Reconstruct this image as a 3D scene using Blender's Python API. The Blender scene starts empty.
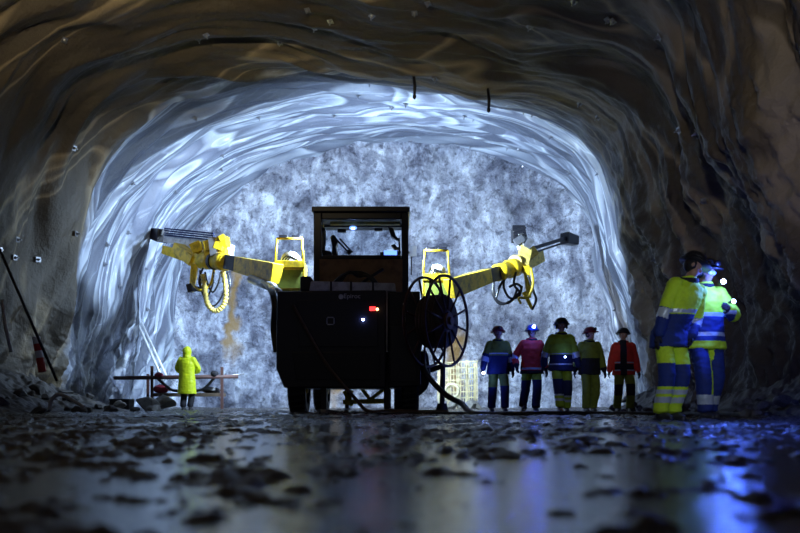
import bpy, bmesh, math, random
import numpy as np
from mathutils import Vector, Matrix, Euler
random.seed(7); rng = np.random.RandomState(7)
scene = bpy.context.scene
COL = scene.collection
PI = math.pi
F = 778.0
ZC = 0.2

def P(px, py, Y):
    """photo pixel + distance -> world point"""
    return Vector(((px-400)/F*Y, Y, ZC+(402.5-py)/F*Y))

# ------------------------------------------------------------ noise (numpy perlin)
_perm = np.arange(256); np.random.RandomState(3).shuffle(_perm); _perm = np.concatenate([_perm, _perm, _perm])
_g = np.random.RandomState(5).normal(size=(256, 3)); _g /= np.linalg.norm(_g, axis=1)[:, None]
def perlin(x, y, z=0.0):
    x, y, z = np.broadcast_arrays(np.asarray(x, float), np.asarray(y, float), np.asarray(z, float))
    xi, yi, zi = np.floor(x).astype(int), np.floor(y).astype(int), np.floor(z).astype(int)
    xf, yf, zf = x-xi, y-yi, z-zi
    fade = lambda t: t*t*t*(t*(t*6-15)+10)
    u, v, w = fade(xf), fade(yf), fade(zf)
    def gr(a, b, c):
        h = _perm[_perm[_perm[(xi+a) & 255]+((yi+b) & 255)]+((zi+c) & 255)]
        g = _g[h]
        return g[..., 0]*(xf-a)+g[..., 1]*(yf-b)+g[..., 2]*(zf-c)
    l = lambda a, b, t: a+t*(b-a)
    x00 = l(gr(0,0,0), gr(1,0,0), u); x10 = l(gr(0,1,0), gr(1,1,0), u)
    x01 = l(gr(0,0,1), gr(1,0,1), u); x11 = l(gr(0,1,1), gr(1,1,1), u)
    return l(l(x00, x10, v), l(x01, x11, v), w)*1.6
def fbm(x, y, z=0.0, o=4):
    s = 0; a = 1.0; t = 0
    for i in range(o):
        f = 2.03**i
        s = s+a*perlin(x*f+i*7.3, y*f+i*3.1, np.asarray(z)*f+i*1.7); t += a; a *= .5
    return s/t*1.3
def ridged(x, y, z=0.0): return 1-2*np.abs(perlin(x, y, z))
def sstep(a, b, x):
    t = np.clip((x-a)/(b-a), 0, 1); return t*t*(3-2*t)

# ------------------------------------------------------------ materials
def newmat(name):
    m = bpy.data.materials.new(name); m.use_nodes = True
    nt = m.node_tree; b = nt.nodes['Principled BSDF']
    return m, nt, b
def N(nt, t, **kw):
    n = nt.nodes.new(t)
    for k, v in kw.items():
        if k in n.inputs: n.inputs[k].default_value = v
        else: setattr(n, k, v)
    return n
def mat(name, col, rough=.5, metal=0., dirt=.25, dirtcol=(.03, .025, .02), scale=6., bump=.15, coat=0., spec=.5):
    m, nt, b = newmat(name)
    tc = N(nt, 'ShaderNodeTexCoord')
    no = N(nt, 'ShaderNodeTexNoise', Scale=scale, Detail=6., Roughness=.65)
    nt.links.new(tc.outputs['Object'], no.inputs['Vector'])
    cr = N(nt, 'ShaderNodeValToRGB'); cr.color_ramp.elements[0].position = .45; cr.color_ramp.elements[1].position = .7
    cr.color_ramp.elements[0].color = (0, 0, 0, 1); cr.color_ramp.elements[1].color = (dirt, dirt, dirt, 1)
    nt.links.new(no.outputs['Fac'], cr.inputs['Fac'])
    mx = N(nt, 'ShaderNodeMixRGB'); mx.inputs['Color1'].default_value = (*col, 1); mx.inputs['Color2'].default_value = (*dirtcol, 1)
    nt.links.new(cr.outputs['Color'], mx.inputs['Fac']); nt.links.new(mx.outputs['Color'], b.inputs['Base Color'])
    b.inputs['Roughness'].default_value = rough; b.inputs['Metallic'].default_value = metal
    b.inputs['Specular IOR Level'].default_value = spec
    b.inputs['Coat Weight'].default_value = coat
    if bump:
        bu = N(nt, 'ShaderNodeBump', Strength=bump, Distance=.01)
        nt.links.new(no.outputs['Fac'], bu.inputs['Height']); nt.links.new(bu.outputs['Normal'], b.inputs['Normal'])
    return m
def emis(name, col, strength):
    m, nt, b = newmat(name)
    b.inputs['Base Color'].default_value = (.1, .1, .1, 1)
    b.inputs['Emission Color'].default_value = (*col, 1); b.inputs['Emission Strength'].default_value = strength
    return m

M = {}
M['yellow'] = mat('machine_yellow', (.82, .56, .015), .4, dirt=.75, dirtcol=(.05, .04, .02), scale=5)
M['cream'] = mat('cream_wire', (.55, .50, .30), .5, dirt=.8, dirtcol=(.1, .1, .1), scale=3)
M['yellow2'] = mat('pale_yellow', (.72, .55, .12), .5, dirt=.6, scale=8)
M['black'] = mat('black_paint', (.008, .008, .013), .45, dirt=.5, dirtcol=(.012, .011, .013))
M['darkpanel'] = mat('dark_panel', (.009, .009, .019), .42, dirt=.6, dirtcol=(.016, .015, .02), scale=3)
M['brown'] = mat('muddy_brown_panel', (.30, .17, .07), .6, dirt=.7, scale=4)
M['drum'] = mat('wound_cable', (.09, .062, .045), .7, dirt=.5)
M['grey'] = mat('grey_plate', (.7, .74, .8), .5, dirt=.5, scale=7)
M['steel'] = mat('steel', (.35, .36, .4), .35, .8, dirt=.6)
M['rubber'] = mat('rubber', (.012, .012, .014), .5, dirt=.4, dirtcol=(.05, .045, .04), scale=10)
M['hose'] = mat('black_hose', (.01, .01, .012), .3, dirt=.2)
M['rustpipe'] = mat('rusty_pipe', (.09, .04, .035), .6, dirt=.5)
M['wood'] = mat('muddy_wood', (.11, .075, .05), .7, dirt=.6)
M['white'] = mat('white_paint', (.75, .77, .8), .4, dirt=.2)
M['plastic_grey'] = mat('light_grey_plastic', (.45, .45, .43), .5, dirt=.3)
M['rock'] = mat('broken_rock', (.075, .07, .068), .55, dirt=.8, dirtcol=(.02, .018, .016), scale=5, bump=.6)
M['palerock'] = mat('pale_rock', (.16, .15, .13), .55, dirt=.7, scale=5, bump=.6)
M['red'] = mat('red_plastic', (.45, .03, .02), .5, dirt=.3)
M['redcloth'] = mat('red_cloth', (.25, .02, .05), .8, dirt=.3)
M['skin'] = mat('skin', (.42, .24, .17), .5, dirt=.15, dirtcol=(.2, .1, .07), bump=.05)
M['hy'] = mat('hivis_yellow', (.62, .9, .03), .75, dirt=.35, dirtcol=(.25, .3, .03), scale=9, bump=.3)
M['hyb'] = mat('hivis_coat_yellow', (.72, .85, .01), .5, dirt=.2, dirtcol=(.3, .3, .02), scale=5, bump=.2)
M['olive'] = mat('olive_hivis', (.22, .27, .03), .8, dirt=.5, dirtcol=(.09, .09, .02), scale=9, bump=.3)  # olive yellow-green, mottled at random
M['hr'] = mat('hivis_red', (.70, .04, .025), .75, dirt=.3, dirtcol=(.25, .03, .02), scale=9, bump=.3)
M['navy'] = mat('navy_cloth', (.008, .018, .085), .8, dirt=.3, dirtcol=(.01, .01, .03), scale=9, bump=.3)
M['blue'] = mat('lit_navy_cloth', (.010, .03, .20), .8, dirt=.3, dirtcol=(.01, .01, .03), scale=9, bump=.3)  # copy of the navy with the near pair's light in its colour
M['hyd'] = mat('shaded_hivis', (.36, .52, .03), .8, dirt=.4, dirtcol=(.12, .14, .02), scale=9, bump=.3)  # copy of the hivis yellow with the walkers' shade in its colour
M['darkcloth'] = mat('dark_cloth', (.012, .012, .02), .85, dirt=.3, scale=9, bump=.3)
M['refl'] = mat('reflective_tape', (.55, .62, .72), .35, .2, dirt=.2)
M['helm_dark'] = mat('dark_helmet', (.015, .015, .02), .35, dirt=.2)
M['helm_red'] = mat('red_helmet', (.18, .012, .02), .35, dirt=.3)
M['helm_blue'] = mat('blue_helmet', (.02, .06, .3), .35, dirt=.2)
M['boot'] = mat('boot_leather', (.03, .03, .035), .35, dirt=.5, dirtcol=(.08, .075, .07))
M['glove'] = mat('dark_glove', (.015, .015, .03), .8, dirt=.3)
M['eyewhite'] = mat('eye', (.6, .6, .6), .2, dirt=.0, bump=0)
M['lampblue'] = emis('blue_white_led', (.3, .42, 1.), 40)
M['lampcyan'] = emis('soft_blue_led', (.25, .4, 1.), 12)
M['lampwhite'] = emis('work_lamp_face', (.8, .88, 1.), 30)
M['lampred'] = emis('red_tail_light', (1., .02, .02), 3)
M['lampamber'] = emis('amber_light', (1., .55, .2), 4)
M['screen'] = emis('screen_glow', (.12, .25, 1.), 1.6)
mg, nt, b = newmat('cab_glass'); b.inputs['Transmission Weight'].default_value = 1; b.inputs['Roughness'].default_value = .02; b.inputs['IOR'].default_value = 1.1
b.inputs['Base Color'].default_value = (.9, .96, 1, 1); M['glass'] = mg
mt_, nt, b = newmat('translucent_plastic'); b.inputs['Base Color'].default_value = (.9, .92, .95, 1); b.inputs['Transmission Weight'].default_value = .9; b.inputs['Roughness'].default_value = .9; b.inputs['IOR'].default_value = 1.05; M['milky'] = mt_

# ------------------------------------------------------------ object helpers
ORG = {}
def link(o, parent=None):
    COL.objects.link(o)
    if parent is not None: o.parent = parent
    return o
def root(name, loc, label, cat, group=None):
    o = bpy.data.objects.new(name, None); link(o); o.location = loc; o.empty_display_size = .2
    o['label'] = label; o['category'] = cat
    if group: o['group'] = group
    ORG[o.name] = Vector(loc)
    return o
def obj(name, bm, m, parent=None, smooth=False, loc=None, bevel=0.):
    """bm is in world coordinates; origin goes to the parent's origin (or loc)"""
    org = ORG[parent.name] if parent is not None else Vector(loc or (0, 0, 0))
    bmesh.ops.translate(bm, verts=bm.verts, vec=-org)
    me = bpy.data.meshes.new(name)
    bmesh.ops.recalc_face_normals(bm, faces=bm.faces)
    bm.to_mesh(me); bm.free()
    for k in (m if isinstance(m, (list, tuple)) else [m]): me.materials.append(k)
    if smooth:
        for p in me.polygons: p.use_smooth = True
    o = bpy.data.objects.new(name, me); link(o, parent)
    if parent is None: o.location = org
    ORG[o.name] = org
    if bevel:
        md = o.modifiers.new('bevel', 'BEVEL'); md.width = bevel; md.segments = 2; md.limit_method = 'ANGLE'
    return o
def tag(o, label=None, cat=None, group=None, kind=None):
    if label: o['label'] = label
    if cat: o['category'] = cat
    if group: o['group'] = group
    if kind: o['kind'] = kind
    return o
def B(): return bmesh.new()
def box(bm, a, b, mi=0):
    a, b = Vector(a), Vector(b)
    v = [bm.verts.new((x, y, z)) for x in (a.x, b.x) for y in (a.y, b.y) for z in (a.z, b.z)]
    for f in ((0,1,3,2),(4,6,7,5),(0,4,5,1),(2,3,7,6),(0,2,6,4),(1,5,7,3)):
        bm.faces.new([v[i] for i in f]).material_index = mi
    return bm
def pbox(bm, x0, y0, x1, y1, Y, depth):
    """box whose camera-side face covers pixels x0..x1, y0..y1 at distance Y"""
    a, b = P(x0, y1, Y), P(x1, y0, Y)
    return box(bm, (a.x, Y, a.z), (b.x, Y+depth, b.z))
def prism(bm, pts, Y, depth):
    w = [P(x, y, Y) for x, y in pts]
    a = [bm.verts.new(p) for p in w]; c = [bm.verts.new(p+Vector((0, depth, 0))) for p in w]
    bm.faces.new(a); bm.faces.new(c[::-1]); n = len(a)
    for i in range(n): bm.faces.new((a[i], a[(i+1) % n], c[(i+1) % n], c[i]))
    return bm
def frame_of(d):
    d = d.normalized(); up = Vector((0, 0, 1)) if abs(d.z) < .93 else Vector((0, 1, 0))
    s = d.cross(up).normalized(); return s, s.cross(d).normalized()
def beam(bm, p0, p1, w0, h0, w1=None, h1=None):
    w1 = w1 or w0; h1 = h1 or h0
    s, u = frame_of(p1-p0); r = []
    for p, w, h in ((p0, w0, h0), (p1, w1, h1)):
        r.append([bm.verts.new(p+s*(a*w/2)+u*(c*h/2)) for a, c in ((-1,-1),(1,-1),(1,1),(-1,1))])
    bm.faces.new(r[0]); bm.faces.new(r[1][::-1])
    for i in range(4): bm.faces.new((r[0][i], r[0][(i+1) % 4], r[1][(i+1) % 4], r[1][i]))
    return bm
def tube(bm, pts, rad, seg=10, cap=True, closed=False):
    pts = [Vector(p) for p in pts]; n = len(pts)
    rad = rad if isinstance(rad, (list, tuple)) else [rad]*n
    rings = []; s = None
    for i, p in enumerate(pts):
        a = pts[(i-1) % n] if (closed or i > 0) else p
        c = pts[(i+1) % n] if (closed or i < n-1) else p
        d = (c-a).normalized()
        if s is None: s, _ = frame_of(d)
        s = (s-d*s.dot(d)).normalized(); u = d.cross(s)
        rings.append([bm.verts.new(p+(s*math.cos(t)+u*math.sin(t))*rad[i]) for t in [2*PI*k/seg for k in range(seg)]])
    m = n if closed else n-1
    for i in range(m):
        A, C = rings[i], rings[(i+1) % n]
        for k in range(seg): bm.faces.new((A[k], A[(k+1) % seg], C[(k+1) % seg], C[k]))
    if cap and not closed: bm.faces.new(rings[0][::-1]); bm.faces.new(rings[-1])
    return bm
def cyl(bm, p0, p1, r0, r1=None, seg=20): return tube(bm, [p0, p1], [r0, r1 if r1 is not None else r0], seg)
def smoothpath(pts, k=8):
    pts = [Vector(p) for p in pts]; o = []
    q = [pts[0]]+pts+[pts[-1]]
    for i in range(1, len(q)-2):
        a, b, c, d = q[i-1:i+3]
        for j in range(k):
            t = j/k
            o.append(.5*((2*b)+(c-a)*t+(2*a-5*b+4*c-d)*t*t+(3*b-a-3*c+d)*t**3))
    o.append(pts[-1]); return o
def hose(bm, pts, r, k=8, seg=8): return tube(bm, smoothpath(pts, k), r, seg)
def ball(bm, c, r, sub=2, sc=(1, 1, 1)):
    m = Matrix.Translation(c) @ Matrix.Diagonal((*sc, 1))
    bmesh.ops.create_icosphere(bm, subdivisions=sub, radius=r, matrix=m); return bm
def ring(bm, c, axis, R, r, seg=48, rs=8):
    s, u = frame_of(axis)
    return tube(bm, [c+(s*math.cos(t)+u*math.sin(t))*R for t in [2*PI*k/seg for k in range(seg)]], r, rs, closed=True)
def disc(bm, c, axis, R, th, seg=40):
    a = axis.normalized()*th/2; return cyl(bm, c-a, c+a, R, R, seg)
def spot(name, loc, target, power, col, angle=150, blend=.3, rad=.05):
    l = bpy.data.lights.new(name, 'SPOT'); l.energy = power; l.color = col; l.spot_size = math.radians(angle); l.spot_blend = blend
    l.shadow_soft_size = rad; o = bpy.data.objects.new(name, l); link(o); o.location = loc
    o.rotation_euler = (Vector(target)-Vector(loc)).to_track_quat('-Z', 'Y').to_euler(); return o
def point(name, loc, power, col, rad=.03):
    l = bpy.data.lights.new(name, 'POINT'); l.energy = power; l.color = col; l.shadow_soft_size = rad
    o = bpy.data.objects.new(name, l); link(o); o.location = loc; return o

# ------------------------------------------------------------ tunnel shell
_out = [(-290, 10), (-290, 32), (-282, 102), (-275, 172), (-255, 222), (-220, 262), (-170, 294), (-100, 317), (-20, 325), (50, 324), (120, 314),
        (180, 297), (220, 277), (245, 252), (260, 212), (268, 172), (290, 112), (298, 72), (300, 10)]
_th = np.array([math.atan2(y, x) for x, y in _out])[::-1]; _r = np.array([math.hypot(x, y) for x, y in _out])[::-1]/41.4
def tun_r(th): return np.interp(th, _th, _r)+.20+.45*np.sin(th)**3
def tun_c(Y): return np.interp(Y, [-6, 9, 18.8, 28.5, 32], [-2.6, -2.1, -1.2, -.2, 0])
def tun_s(Y): return np.interp(Y, [-6, 9, 14, 16.5, 18.8, 22, 28.5, 32], [1.12, 1.10, 1.08, 1.03, 1.0, 1.04, 1.12, 1.12])
def tun_disp(th, Y):
    """how far the sprayed surface stands into the tunnel"""
    s = th*7.0; z = np.sin(th)*7
    v = Y-.42*z + 1.1*perlin(s*.22, Y*.25, 4.4) + .35*perlin(s*.7, Y*.6, 9.1)
    near = 1-sstep(17.5, 20.5, Y)
    h = .45*perlin(s*.16, v*.30, 1.2)*(0.6+.8*near)
    h = h+.20*ridged(s*.20, v*.62, 2.2)*(.75+.5*near)
    q = perlin(s*.24+3, v*.9, 5.2)*2.2; h = h+.10*(1-np.abs(((q*1.3) % 2)-1)*2)*.8      # terraced lobes of sprayed layers
    h = h+.030*ridged(s*.5, v*2.2, 6.7)+near*(.10*np.maximum(0, ridged(s*.28+9, v*1.5, 3.3)-.25)+.06*np.maximum(0, ridged(s*.5+2, v*3.1, 4.1)-.3))
    h = h+.012*fbm(s*3, Y*4, 3.3, 3)
    low = 1-sstep(1.0, 3.2, z)
    rough = low+(1-sstep(3.2, 6.5, z))*near*(th < PI/2)
    rough = np.clip(rough, 0, 1)
    h = h+rough*(.16*fbm(s*1.2, Y*1.6, 7.7, 4)+.07*ridged(s*1.6, v*5, 8.8)+.03*ridged(s*4, v*13, 2.8))
    h = h+.22*np.exp(-((Y-18.3-.25*perlin(s*.5, 2.2, 1.1))/.45)**2)*(.6+.8*perlin(s*.4, 8.8, 2.2))   # swollen lip where the older lining ends
    return h
def tun_p(th, Y, inset=0.):
    th = np.asarray(th, float); Y = np.asarray(Y, float)
    r = tun_r(th)*tun_s(Y)-tun_disp(th, Y)-inset
    return np.stack([tun_c(Y)+r*np.cos(th), Y, r*np.sin(th)], -1)
def grid_mesh(name, pts, m, uv=None):
    nu, nv = pts.shape[:2]
    idx = np.arange(nu*nv).reshape(nu, nv)
    f = np.stack([idx[:-1, :-1], idx[1:, :-1], idx[1:, 1:], idx[:-1, 1:]], -1).reshape(-1, 4)
    me = bpy.data.meshes.new(name)
    me.vertices.add(nu*nv); me.vertices.foreach_set('co', pts.reshape(-1))
    me.loops.add(f.size); me.polygons.add(len(f))
    me.polygons.foreach_set('loop_start', np.arange(0, f.size, 4)); me.polygons.foreach_set('loop_total', np.full(len(f), 4))
    me.loops.foreach_set('vertex_index', f.reshape(-1).astype(np.int32))
    me.update(calc_edges=True)
    me.polygons.foreach_set('use_smooth', np.ones(len(f), bool))
    if uv is not None:
        l = me.uv_layers.new(name='flow'); l.data.foreach_set('uv', uv.reshape(-1, 2)[f.reshape(-1)].reshape(-1))
    me.materials.append(m)
    o = bpy.data.objects.new(name, me); link(o); return o

# shotcrete: new pale layer deep in the tunnel, old stained one near; relief shading painted into both
def shotcrete():
    m, nt, b = newmat('sprayed_concrete'); L = nt.links.new
    uv = N(nt, 'ShaderNodeUVMap'); uv.uv_map = 'flow'
    tc = N(nt, 'ShaderNodeTexCoord')
    mp = N(nt, 'ShaderNodeMapping'); mp.inputs['Scale'].default_value = (.28, 1.0, 1); L(uv.outputs[0], mp.inputs[0])
    n1 = N(nt, 'ShaderNodeTexNoise', Scale=.44, Detail=2.2, Roughness=.45, Distortion=1.3); L(mp.outputs[0], n1.inputs['Vector'])
    n2 = N(nt, 'ShaderNodeTexNoise', Scale=1.1, Detail=3., Roughness=.5, Distortion=1.2); L(mp.outputs[0], n2.inputs['Vector'])
    n3 = N(nt, 'ShaderNodeTexNoise', Scale=9., Detail=8., Roughness=.7); L(tc.outputs['Object'], n3.inputs['Vector'])
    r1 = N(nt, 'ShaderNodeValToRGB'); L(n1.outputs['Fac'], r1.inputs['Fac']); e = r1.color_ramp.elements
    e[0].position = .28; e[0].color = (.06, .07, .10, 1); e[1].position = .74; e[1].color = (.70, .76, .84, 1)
    for p, c in ((.36, (.10, .115, .16, 1)), (.375, (.34, .38, .46, 1)), (.42, (.16, .18, .24, 1)), (.45, (.12, .135, .19, 1)), (.465, (.50, .56, .66, 1)), (.50, (.22, .25, .32, 1)), (.515, (.18, .20, .26, 1)), (.53, (.62, .68, .78, 1)), (.56, (.40, .44, .53, 1)), (.575, (.16, .18, .25, 1)), (.62, (.30, .33, .42, 1)), (.635, (.75, .80, .88, 1)), (.66, (.34, .38, .47, 1))):  # marbling, with the light and shade of the ridges painted into its bands
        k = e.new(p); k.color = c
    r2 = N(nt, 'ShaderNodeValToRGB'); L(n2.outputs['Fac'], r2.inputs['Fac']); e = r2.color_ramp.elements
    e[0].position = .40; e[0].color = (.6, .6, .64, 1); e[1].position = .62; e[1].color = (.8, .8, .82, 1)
    for p, c in ((.485, (.85, .85, .85, 1)), (.50, (1.5, 1.5, 1.5, 1)), (.515, (.85, .85, .85, 1))):  # thin pale line paints a lit crest
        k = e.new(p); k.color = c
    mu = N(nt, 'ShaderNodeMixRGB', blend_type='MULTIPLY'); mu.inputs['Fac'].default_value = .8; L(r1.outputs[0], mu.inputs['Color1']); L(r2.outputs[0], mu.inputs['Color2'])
    # old stained lining, lit crests painted in as pale lines
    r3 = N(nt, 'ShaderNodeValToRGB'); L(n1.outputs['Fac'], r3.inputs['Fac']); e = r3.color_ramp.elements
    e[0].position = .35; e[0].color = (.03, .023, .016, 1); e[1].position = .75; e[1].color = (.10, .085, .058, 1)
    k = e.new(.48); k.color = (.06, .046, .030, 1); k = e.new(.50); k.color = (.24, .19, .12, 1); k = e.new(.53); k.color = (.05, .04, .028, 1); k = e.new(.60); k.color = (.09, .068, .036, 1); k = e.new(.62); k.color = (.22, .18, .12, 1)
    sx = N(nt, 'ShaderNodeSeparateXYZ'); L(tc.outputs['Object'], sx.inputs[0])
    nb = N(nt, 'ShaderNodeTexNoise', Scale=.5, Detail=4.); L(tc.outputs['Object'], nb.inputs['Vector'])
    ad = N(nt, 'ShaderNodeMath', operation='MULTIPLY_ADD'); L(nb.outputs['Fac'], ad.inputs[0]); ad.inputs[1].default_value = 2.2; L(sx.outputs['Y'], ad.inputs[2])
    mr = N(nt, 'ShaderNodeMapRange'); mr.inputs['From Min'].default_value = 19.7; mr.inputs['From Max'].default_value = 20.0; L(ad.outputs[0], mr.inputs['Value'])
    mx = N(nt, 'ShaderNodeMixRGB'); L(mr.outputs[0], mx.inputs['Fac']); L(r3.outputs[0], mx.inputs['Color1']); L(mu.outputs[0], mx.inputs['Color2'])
    L(mx.outputs[0], b.inputs['Base Color'])
    rr = N(nt, 'ShaderNodeMapRange'); rr.inputs['From Min'].default_value = .3; rr.inputs['From Max'].default_value = .7; rr.inputs['To Min'].default_value = .28; rr.inputs['To Max'].default_value = .6
    L(n2.outputs['Fac'], rr.inputs['Value']); L(rr.outputs[0], b.inputs['Roughness'])
    bu = N(nt, 'ShaderNodeBump', Strength=.8, Distance=.05); L(n3.outputs['Fac'], bu.inputs['Height'])
    bu2 = N(nt, 'ShaderNodeBump', Strength=.5, Distance=.15); L(n2.outputs['Fac'], bu2.inputs['Height']); L(bu.outputs[0], bu2.inputs['Normal'])
    L(bu2.outputs[0], b.inputs['Normal'])
    return m
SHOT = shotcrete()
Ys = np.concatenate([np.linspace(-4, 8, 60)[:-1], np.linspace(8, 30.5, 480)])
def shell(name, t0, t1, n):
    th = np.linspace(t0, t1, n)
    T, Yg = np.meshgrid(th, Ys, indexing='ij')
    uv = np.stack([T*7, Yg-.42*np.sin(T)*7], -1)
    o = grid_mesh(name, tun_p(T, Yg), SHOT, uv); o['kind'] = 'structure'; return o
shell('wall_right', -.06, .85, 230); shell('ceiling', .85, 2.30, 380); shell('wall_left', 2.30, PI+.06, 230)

# the rock face at the end
def facemat():
    m, nt, b = newmat('rock_face'); L = nt.links.new
    tc = N(nt, 'ShaderNodeTexCoord')
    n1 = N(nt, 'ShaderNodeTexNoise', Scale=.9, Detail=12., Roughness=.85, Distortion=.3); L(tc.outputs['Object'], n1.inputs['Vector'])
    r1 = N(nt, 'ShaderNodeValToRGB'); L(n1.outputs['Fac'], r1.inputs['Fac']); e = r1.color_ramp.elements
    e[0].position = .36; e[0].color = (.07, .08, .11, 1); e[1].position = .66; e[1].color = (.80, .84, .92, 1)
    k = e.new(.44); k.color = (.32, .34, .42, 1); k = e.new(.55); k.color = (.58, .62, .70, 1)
    v = N(nt, 'ShaderNodeTexVoronoi', Scale=2.2, feature='DISTANCE_TO_EDGE')
    nd = N(nt, 'ShaderNodeTexNoise', Scale=1.4, Detail=5.); L(tc.outputs['Object'], nd.inputs['Vector'])
    ma = N(nt, 'ShaderNodeVectorMath', operation='MULTIPLY_ADD'); L(nd.outputs['Color'], ma.inputs[0]); ma.inputs[1].default_value = (1.2, 1.2, 1.2); L(tc.outputs['Object'], ma.inputs[2]); L(ma.outputs[0], v.inputs['Vector'])
    rc = N(nt, 'ShaderNodeValToRGB'); L(v.outputs['Distance'], rc.inputs['Fac']); e = rc.color_ramp.elements
    e[0].position = 0; e[0].color = (.6, .6, .62, 1); e[1].position = .02; e[1].color = (1, 1, 1, 1)
    mu = N(nt, 'ShaderNodeMixRGB', blend_type='MULTIPLY'); mu.inputs['Fac'].default_value = .75; L(r1.outputs[0], mu.inputs['Color1']); L(rc.outputs[0], mu.inputs['Color2'])
    for sc_, lo, hi, dk, mpz in ((3.2, .38, .45, .50, 1.0), (9., .36, .44, .55, 1.0), (2.2, .44, .58, .72, .25), (1.0, .42, .52, .60, .8), (.55, .42, .58, .70, .5)):  # darker mottling and ribs, colour standing in for relief shading
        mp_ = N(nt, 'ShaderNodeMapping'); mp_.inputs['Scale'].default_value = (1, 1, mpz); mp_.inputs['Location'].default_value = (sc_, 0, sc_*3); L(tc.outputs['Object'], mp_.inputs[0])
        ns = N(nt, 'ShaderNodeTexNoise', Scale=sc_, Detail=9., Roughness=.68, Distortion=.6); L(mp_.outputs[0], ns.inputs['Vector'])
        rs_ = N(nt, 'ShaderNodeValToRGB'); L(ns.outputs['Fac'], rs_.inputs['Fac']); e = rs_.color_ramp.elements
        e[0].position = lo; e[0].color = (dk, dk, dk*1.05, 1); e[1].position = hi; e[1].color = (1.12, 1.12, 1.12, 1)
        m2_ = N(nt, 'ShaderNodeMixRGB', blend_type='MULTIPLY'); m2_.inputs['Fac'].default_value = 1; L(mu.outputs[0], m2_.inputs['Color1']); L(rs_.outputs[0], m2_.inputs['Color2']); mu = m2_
    # rust seep stains that run down from two bolts
    sx = N(nt, 'ShaderNodeSeparateXYZ'); L(ma.outputs[0], sx.inputs[0])
    last = mu.outputs[0]
    for xc, w, z0, z1 in ((-6.1+.6, .16, 2.0, 5.0), (-2.5+.6, .25, .3, 1.9), (2.1+.6, .3, .3, 2.6)):
        a = N(nt, 'ShaderNodeMath', operation='SUBTRACT'); L(sx.outputs['X'], a.inputs[0]); a.inputs[1].default_value = xc
        a2 = N(nt, 'ShaderNodeMath', operation='ABSOLUTE'); L(a.outputs[0], a2.inputs[0])
        q = N(nt, 'ShaderNodeMapRange'); L(a2.outputs[0], q.inputs['Value']); q.inputs['From Min'].default_value = w*1.6; q.inputs['From Max'].default_value = w*.4
        z = N(nt, 'ShaderNodeMapRange'); L(sx.outputs['Z'], z.inputs['Value']); z.inputs['From Min'].default_value = z1+.9; z.inputs['From Max'].default_value = z1+.5
        zz = N(nt, 'ShaderNodeMapRange'); L(sx.outputs['Z'], zz.inputs['Value']); zz.inputs['From Min'].default_value = z0; zz.inputs['From Max'].default_value = z0+1
        p1 = N(nt, 'ShaderNodeMath', operation='MULTIPLY'); L(q.outputs[0], p1.inputs[0]); L(z.outputs[0], p1.inputs[1])
        p2 = N(nt, 'ShaderNodeMath', operation='MULTIPLY'); L(p1.outputs[0], p2.inputs[0]); L(zz.outputs[0], p2.inputs[1])
        p3 = N(nt, 'ShaderNodeMath', operation='MULTIPLY'); L(p2.outputs[0], p3.inputs[0]); p3.inputs[1].default_value = .85
        mx = N(nt, 'ShaderNodeMixRGB'); L(p3.outputs[0], mx.inputs['Fac']); L(last, mx.inputs['Color1']); mx.inputs['Color2'].default_value = (.42, .24, .05, 1)
        last = mx.outputs[0]
    L(last, b.inputs['Base Color'])
    b.inputs['Roughness'].default_value = .4
    n2 = N(nt, 'ShaderNodeTexNoise', Scale=5., Detail=10., Roughness=.75); L(tc.outputs['Object'], n2.inputs['Vector'])
    bu = N(nt, 'ShaderNodeBump', Strength=1., Distance=.22); L(n2.outputs['Fac'], bu.inputs['Height']); L(bu.outputs[0], b.inputs['Normal'])
    return m
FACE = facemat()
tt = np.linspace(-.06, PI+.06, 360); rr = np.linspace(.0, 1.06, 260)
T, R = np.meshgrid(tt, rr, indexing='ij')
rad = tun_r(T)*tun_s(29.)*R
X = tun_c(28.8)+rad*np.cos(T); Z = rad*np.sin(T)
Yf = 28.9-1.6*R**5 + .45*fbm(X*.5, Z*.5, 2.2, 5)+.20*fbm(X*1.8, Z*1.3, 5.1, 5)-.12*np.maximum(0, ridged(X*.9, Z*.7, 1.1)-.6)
wb = grid_mesh('wall_back', np.stack([X, Yf, Z], -1), FACE); wb['kind'] = 'structure'

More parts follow.
